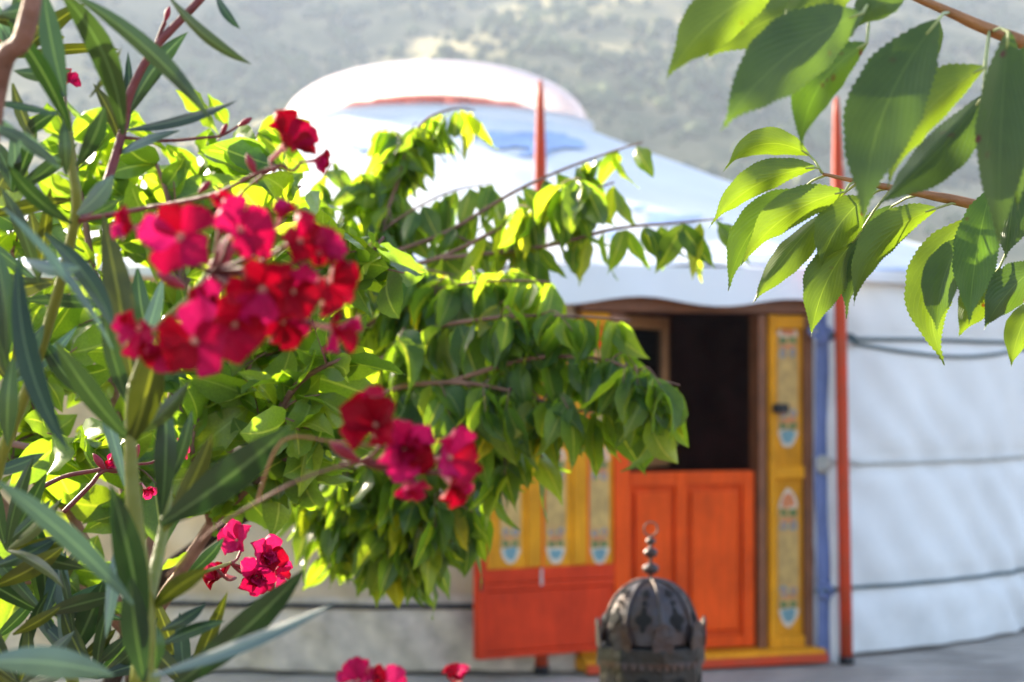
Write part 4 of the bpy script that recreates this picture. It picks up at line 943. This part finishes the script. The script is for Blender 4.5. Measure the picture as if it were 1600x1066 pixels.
OL = [  # mat, base, tip, d0, d1, width, bulge, roll
 (od, (197, 203), (371, 157), 1.20, 1.18, 30, 6, 50), (od, (198, 185), (294, 50), 1.22, 1.24, 36, -10, 15), (op, (178, 245), (282, 204), 1.22, 1.2, 22, -6, 40),
 (od, (192, 210), (88, -20), 1.12, 1.05, 46, 24, 0), (od, (112, -10), (333, 192), 1.08, 1.05, 34, -16, 20), (od, (102, 152), (68, -20), 1.08, 1.1, 40, -4, 5),
 (od, (110, 205), (10, 30), 1.10, 1.04, 34, 8, 20), (od, (262, -8), (394, 101), 1.15, 1.12, 24, 12, 30), (od, (338, -10), (376, 46), 1.18, 1.16, 18, 4, 30),
 (od, (92, 180), (-20, 160), 1.16, 1.12, 18, 4, 40), (op, (96, 252), (-10, 176), 1.06, 1.02, 22, -10, 35), (op, (92, 262), (-20, 196), 1.04, 1.0, 28, 8, 20),
 (od, (120, 260), (163, 165), 1.10, 1.08, 34, 6, 0), (od, (104, 275), (100, 185), 1.12, 1.12, 24, 0, 20), (oo, (140, 152), (190, 74), 1.14, 1.14, 12, 3, 20),
 (od, (200, 205), (200, 80), 1.24, 1.26, 18, 2, 30), (oo, (190, 230), (145, 130), 1.24, 1.24, 24, 5, 25), (od, (90, 175), (35, 215), 1.2, 1.2, 26, 4, 10),
 (oo, (100, 60), (-20, 30), 1.2, 1.2, 30, 8, 20), (od, (110, 110), (20, 110), 1.2, 1.2, 26, -6, 10), (oo, (40, 230), (-20, 330), 1.25, 1.25, 28, 5, 30),
 (od, (112, 350), (10, 255), 1.08, 1.02, 30, -8, 10), (oo, (116, 312), (-20, 338), 1.18, 1.15, 30, 2, 30), (op, (120, 335), (178, 272), 1.12, 1.1, 36, 4, 20),
 (op, (176, 545), (-5, 316), .98, .96, 22, 16, 40), (op, (40, 405), (128, 418), 1.02, 1.0, 28, 8, 10), (od, (30, 400), (108, 706), 1.04, 1.0, 42, 26, 10),
 (od, (70, 365), (180, 520), 1.04, 1.0, 36, -14, 10), (oo, (208, 600), (160, 332), 1.06, 1.08, 50, 2, 10), (oo, (204, 695), (244, 540), 1.05, 1.03, 58, 4, 0),
 (od, (204, 690), (85, 530), 1.05, 1.02, 42, -6, 10), (od, (206, 680), (296, 596), 1.08, 1.06, 32, 8, 20), (od, (252, 805), (258, 618), 1.10, 1.1, 40, 4, 10),
 (od, (250, 820), (456, 664), 1.02, .98, 66, 6, 0), (oo, (255, 830), (332, 676), 1.08, 1.06, 40, 6, 20), (op, (208, 945), (-15, 745), .98, .92, 42, 10, 20),
 (od, (222, 1010), (172, 755), 1.03, 1.0, 54, 8, 0), (od, (226, 1066), (205, 900), 1.04, 1.0, 50, -4, 10), (oo, (236, 955), (330, 888), 1.06, 1.03, 36, -6, 20),
 (od, (250, 1008), (352, 970), 1.15, 1.15, 24, -4, 20), (od, (252, 985), (322, 942), 1.15, 1.15, 24, 4, 20), (op, (238, 1056), (524, 942), .94, .90, 32, 6, 35),
 (od, (262, 1080), (478, 888), 1.04, 1.0, 54, 8, 0), (op, (-30, 1035), (180, 1056), .92, .9, 56, -10, 10), (od, (-10, 885), (92, 838), 1.3, 1.3, 30, 4, 20),
 (oo, (-15, 918), (102, 852), 1.3, 1.28, 34, 6, 10), (oo, (20, 992), (95, 948), 1.3, 1.3, 22, 2, 20), (op, (98, 1032), (96, 858), 1.35, 1.35, 28, 2, 20),
 (od, (108, 1028), (162, 905), 1.36, 1.34, 44, 4, 0), (od, (115, 995), (90, 872), 1.34, 1.34, 16, 3, 20), (oo, (122, 1034), (182, 982), 1.36, 1.34, 22, 2, 20),
 (od, (150, 1038), (196, 995), 1.36, 1.34, 22, 2, 10), (od, (242, 1045), (236, 970), 1.06, 1.06, 34, 4, 0), (od, (10, 560), (-10, 380), 1.05, 1.05, 44, 6, 10),
 (od, (20, 560), (12, 700), 1.1, 1.1, 36, 4, 10), (op, (-5, 660), (62, 592), 1.3, 1.3, 16, 2, 40), (od, (-20, 740), (70, 708), 1.3, 1.3, 26, 3, 20),
 (od, (204, 640), (160, 480), 1.1, 1.08, 34, -4, 15), (od, (215, 420), (235, 540), 1.2, 1.2, 34, 4, 10), (op, (200, 600), (255, 430), 1.15, 1.15, 32, 4, 20),
 (od, (170, 480), (30, 470), 1.2, 1.2, 26, 4, 20), (oo, (90, 440), (-20, 470), 1.2, 1.2, 34, 5, 20), (od, (115, 345), (190, 310), 1.2, 1.2, 22, 4, 20),
 (od, (60, 520), (130, 620), 1.2, 1.2, 30, 4, 10), (od, (5, 850), (80, 780), 1.3, 1.3, 24, 4, 20), (op, (200, 800), (165, 1000), 1.12, 1.1, 30, 4, 30),
 (od, (30, 60), (90, 130), 1.15, 1.15, 28, 4, 10), (oo, (20, 130), (60, 230), 1.2, 1.2, 26, 4, 30), (od, (0, 20), (60, 5), 1.15, 1.15, 30, 3, 20), (od, (-10, 1000), (60, 930), 1.4, 1.4, 22, 3, 10),
 (op, (195, 760), (150, 600), 1.2, 1.2, 24, 3, 20), (od, (262, 760), (300, 640), 1.14, 1.14, 26, 4, 20), (od, (290, 900), (350, 840), 1.3, 1.3, 24, 4, 20), (od, (285, 1040), (340, 1000), 1.3, 1.3, 24, 4, 20),
]
ro_l = random.Random(12)
for (hx, hy, hd, a0, a1, n) in ((70, 960, 1.36, 200, 380, 9), (10, 860, 1.3, 250, 400, 7), (150, 1060, 1.36, 190, 350, 9), (30, 1070, 1.3, 200, 340, 7), (15, 600, 1.2, 230, 330, 5), (60, 440, 1.2, 180, 300, 5), (290, 1075, 1.3, 220, 330, 5), (20, 300, 1.25, 200, 340, 5), (30, 90, 1.25, 200, 360, 5)):
    for k in range(n):   # whorls of leaves round the lower and outer nodes
        a = math.radians(a0 + (a1 - a0) * (k + ro_l.random()) / n); L = ro_l.uniform(95, 165); dd = hd + ro_l.uniform(-.05, .06)
        OL.append((ro_l.choice((od, od, oo, op) if hy < 700 else (od, od, od, oo)), (hx, hy), (hx + L * math.cos(a), hy + L * math.sin(a)), dd, dd + ro_l.uniform(-.06, .04), ro_l.uniform(22, 34), ro_l.uniform(-10, 10), ro_l.uniform(0, 40)))
for (m_, b, t, d0, d1, wp, bu, ro) in OL:
    pxleaf(ole, m_, b, t, d0, d1, wp * .9, 'oleander', bu, ro * random.choice((-1, 1)), .22, 0, 14, zb=random.uniform(.0, .006), wavy=.01, curl=random.uniform(-.3, .3))
# flowers: part flower (throat and calyx) > petal
def petal_mesh(seed):
    r_ = random.Random(seed); V = []; UV = []; F = []; n, m_ = 9, 6
    for i in range(n + 1):
        t = i / n; wd = interp([(0, .12), (.2, .34), (.45, .72), (.7, 1.0), (.85, 1.0), (.95, .80), (1, .50)], t) * .45
        for j in range(m_ + 1):
            s = j / m_ * 2 - 1
            z = .50 * t - .52 * t * t + .30 * s * s * t + .11 * math.sin(s * 5 + t * 6 + seed * 1.7) * t
            V.append(Vector((s * wd + .14 * t * t, t - .10 * abs(s) ** 2 * t, z))); UV.append(((s + 1) / 2, t))
    for i in range(n):
        for j in range(m_): a = i * (m_ + 1) + j; F.append([a, a + 1, a + m_ + 2, a + m_ + 1])
    return V, F, UV
PM = {}
for k in ('petal', 'petal_red', 'petal_pink'):
    PM[k] = []
    for s in range(4):
        V, F, UV = petal_mesh(s); me = bpy.data.meshes.new('petal'); me.from_pydata([tuple(v) for v in V], [], F); me.materials.append(M[k])
        me.polygons.foreach_set('use_smooth', [True] * len(me.polygons)); ul = me.uv_layers.new(name='UVMap')
        for l in me.loops: ul.data[l.index].uv = UV[l.vertex_index]
        PM[k].append(me)
rf = random.Random(4)
def flower(px, py, d, rpx, face=(0, 0), mat='petal', whorls=1, opening=1.0, stalk=None):
    """face: tilt (x right, y up) of the corolla away from facing the lens, in degrees"""
    c = P(px, py, d); R = rpx * .88 / FPX * d
    to = (Vector((0, 0, EYE)) - c).normalized(); nrm = Matrix.Rotation(math.radians(face[0]), 3, 'Z') @ to
    nrm = Matrix.Rotation(math.radians(-face[1]), 3, Vector((1, 0, 0))) @ nrm
    mb = MB(); q = nrm.to_track_quat('Z', 'Y').to_matrix()
    # throat tube and calyx
    mb.lathe((0, 0, 0), [(.13, .06), (.10, -.10), (.07, -.45), (.085, -.55), (.05, -.62), (.005, -.66)], 10); mb.v = [c + q @ (v * R) for v in mb.v]
    fl = mb.build('flower', M[mat], ole, c)
    for wv in range(whorls):
        n = 5; ph = rf.uniform(0, 6); sc_ = 1.0 if wv == 0 else .72
        for k in range(n):
            op_ = opening * (1 if wv == 0 else .55)
            me = rf.choice(PM[mat if rf.random() < .75 else ('petal_red' if mat != 'petal_red' else 'petal')])
            o = bpy.data.objects.new('petal', me); C.objects.link(o); o.parent = fl
            lift = math.radians(82 - 74 * min(1, op_)) + rf.uniform(-.3, .45)
            m3 = q @ Matrix.Rotation(ph + k * 2 * pi / n + rf.uniform(-.22, .22), 3, 'Z') @ Matrix.Rotation(lift, 3, 'X')
            o.matrix_local = Matrix.Translation(q @ Vector((0, 0, .05 * R))) @ m3.to_4x4() @ Matrix.Scale(R * sc_ * rf.uniform(.92, 1.1), 4)
    mb = MB(); mb.lathe((0, 0, 0), [(.03, .02), (.075, .10), (.06, .20), (.02, .27), (.004, .29)], 8); mb.v = [c + q @ (v * R) for v in mb.v]; mb.build('stamen_cone', M['stamen'], fl, c)
    if stalk:
        e = P(*stalk); s_ = c - nrm * R * .6; mb = MB(); mb.tube(spline([e, e.lerp(s_, .55) + Vector((0, 0, -.004)), s_], 4), .0011, 6); mb.build('pedicel', M['twig'], fl, c)
ST = (330, 425, .93)
FL = [
 (442, 232, 1.04, 62, (35, 50), 'petal_red', 1, .75, (432, 262, 1.04)),
 (486, 252, 1.05, 34, (60, 20), 'petal_red', 1, .6, (440, 258, 1.04)),
 (214, 356, 1.04, 42, (-60, 10), 'petal_red', 1, .6, ST), (282, 372, 1.00, 72, (-8, 10), 'petal', 1, 1, ST), (372, 362, 1.02, 66, (25, 25), 'petal', 1, .9, ST),
 (464, 378, 1.01, 58, (35, 15), 'petal', 1, .85, ST), (436, 345, 1.03, 36, (10, 60), 'petal', 1, .5, ST), (345, 335, 1.04, 40, (0, 60), 'petal', 1, .6, ST),
 (408, 450, 1.00, 66, (10, -10), 'petal_red', 1, .95, ST), (505, 440, 1.02, 62, (50, 5), 'petal_red', 1, .8, ST), (515, 512, 1.02, 54, (60, -20), 'petal_red', 1, .7, ST),
 (365, 505, 1.0, 68, (10, -15), 'petal_red', 1, .95, ST), (306, 532, .99, 72, (-10, -10), 'petal_red', 1, 1, ST), (222, 514, 1.02, 52, (-50, 0), 'petal', 1, .75, ST),
 (440, 500, 1.03, 50, (20, -40), 'petal_red', 1, .8, ST),
 (455, 455, 1.0, 56, (25, -5), 'petal_red', 1, .8, ST), 
 (260, 545, 1.01, 46, (-30, -25), 'petal_red', 1, .75, ST), (330, 480, 1.02, 50, (-5, 0), 'petal_red', 2, .8, ST), (500, 395, 1.01, 46, (40, 25), 'petal', 1, .7, ST),
 (592, 668, .92, 72, (-25, 20), 'petal_red', 1, .85, (545, 725, .93)), (630, 700, .93, 66, (15, -10), 'petal', 2, .8, (560, 720, .93)), (696, 716, .93, 64, (45, 5), 'petal', 1, .85, (560, 720, .93)),
 (640, 742, .94, 46, (10, -60), 'petal', 1, .6, (560, 720, .93)), (702, 752, .94, 44, (40, -50), 'petal', 1, .6, (600, 700, .93)),
 (372, 846, 1.46, 40, (-20, 20), 'petal_pink', 1, .8, (360, 880, 1.45)), (412, 872, 1.45, 42, (30, 10), 'petal_pink', 2, .8, (360, 880, 1.45)), (398, 898, 1.45, 40, (20, -20), 'petal', 2, .8, (360, 880, 1.45)),
 (352, 900, 1.46, 40, (-50, 10), 'petal_pink', 1, .5, (340, 890, 1.42)), (428, 892, 1.47, 32, (50, -10), 'petal_pink', 1, .7, (360, 880, 1.45)),
 (188, 722, 1.5, 26, (-40, 10), 'petal', 1, .5, (165, 735, 1.5)), (272, 705, 1.5, 26, (40, 10), 'petal_pink', 1, .6, (205, 725, 1.5)), (226, 762, 1.5, 22, (20, -40), 'petal_pink', 1, .5, (200, 735, 1.5)),
 (12, 42, 1.3, 30, (-20, 10), 'petal_pink', 1, .8, (36, 60, 1.3)), (106, 128, 1.3, 24, (20, 30), 'petal_pink', 1, .6, (104, 175, 1.2)),
 (562, 1068, 1.02, 44, (-20, 45), 'petal_pink', 1, .8, (580, 1085, 1.02)), (604, 1072, 1.02, 40, (25, 40), 'petal_pink', 1, .8, (580, 1085, 1.02)), (718, 1066, 1.04, 34, (-10, 55), 'petal_pink', 1, .6, (718, 1085, 1.04)),
]
for i, a in enumerate(FL):
    a = list(a)
    if 2 <= i < 19: a[2] -= .13
    flower(*a)

for (px, py, d, tx, ty, L) in ((325, 425, .95, 345, 405, .020), (258, 34, 1.22, 262, 20, .010), (372, 197, 1.22, 384, 190, .010), (345, 212, 1.22, 352, 198, .009), (360, 880, 1.45, 330, 912, .016), (352, 428, .95, 352, 400, .018),
                             (165, 735, 1.5, 150, 715, .016), (310, 302, 1.09, 322, 290, .010), (560, 720, .93, 528, 700, .016), (290, 450, .97, 270, 440, .016), (205, 725, 1.5, 215, 700, .016), (400, 272, 1.05, 392, 255, .012)):
    a = P(px, py, d); b = P(tx, ty, d); ax = (b - a).normalized(); mb = MB(); mb.tube([a + ax * L * k for k in (0, .2, .45, .7, .9, 1)], [L * q for q in (.06, .13, .19, .17, .09, .02)], 8); mb.build('flower_bud', M['bud'], ole, a)

# ------------------------------------------------------------------ haze in the valley air
def closed_box(name, x0, x1, y0, y1, z0, z1):
    mb = MB(); mb.box((x0, y0, z0), (x1 - x0, 0, 0), (0, y1 - y0, 0), (0, 0, z1 - z0)); return mb
m, t, b, o_ = nt('valley_haze'); t.nodes.remove(b)
pv = N(t, 'ShaderNodeVolumePrincipled'); pv.inputs['Color'].default_value = (.66, .76, .97, 1); pv.inputs['Density'].default_value = .0005; pv.inputs['Anisotropy'].default_value = 0
t.links.new(pv.outputs[0], o_.inputs['Volume'])
hz = closed_box('haze', -3020, 3020, -3020, 3020, -6, 158).build('haze', m, smooth=False); hz['kind'] = 'stuff'; tag(hz, 'pale blue haze filling the valley air', 'haze')
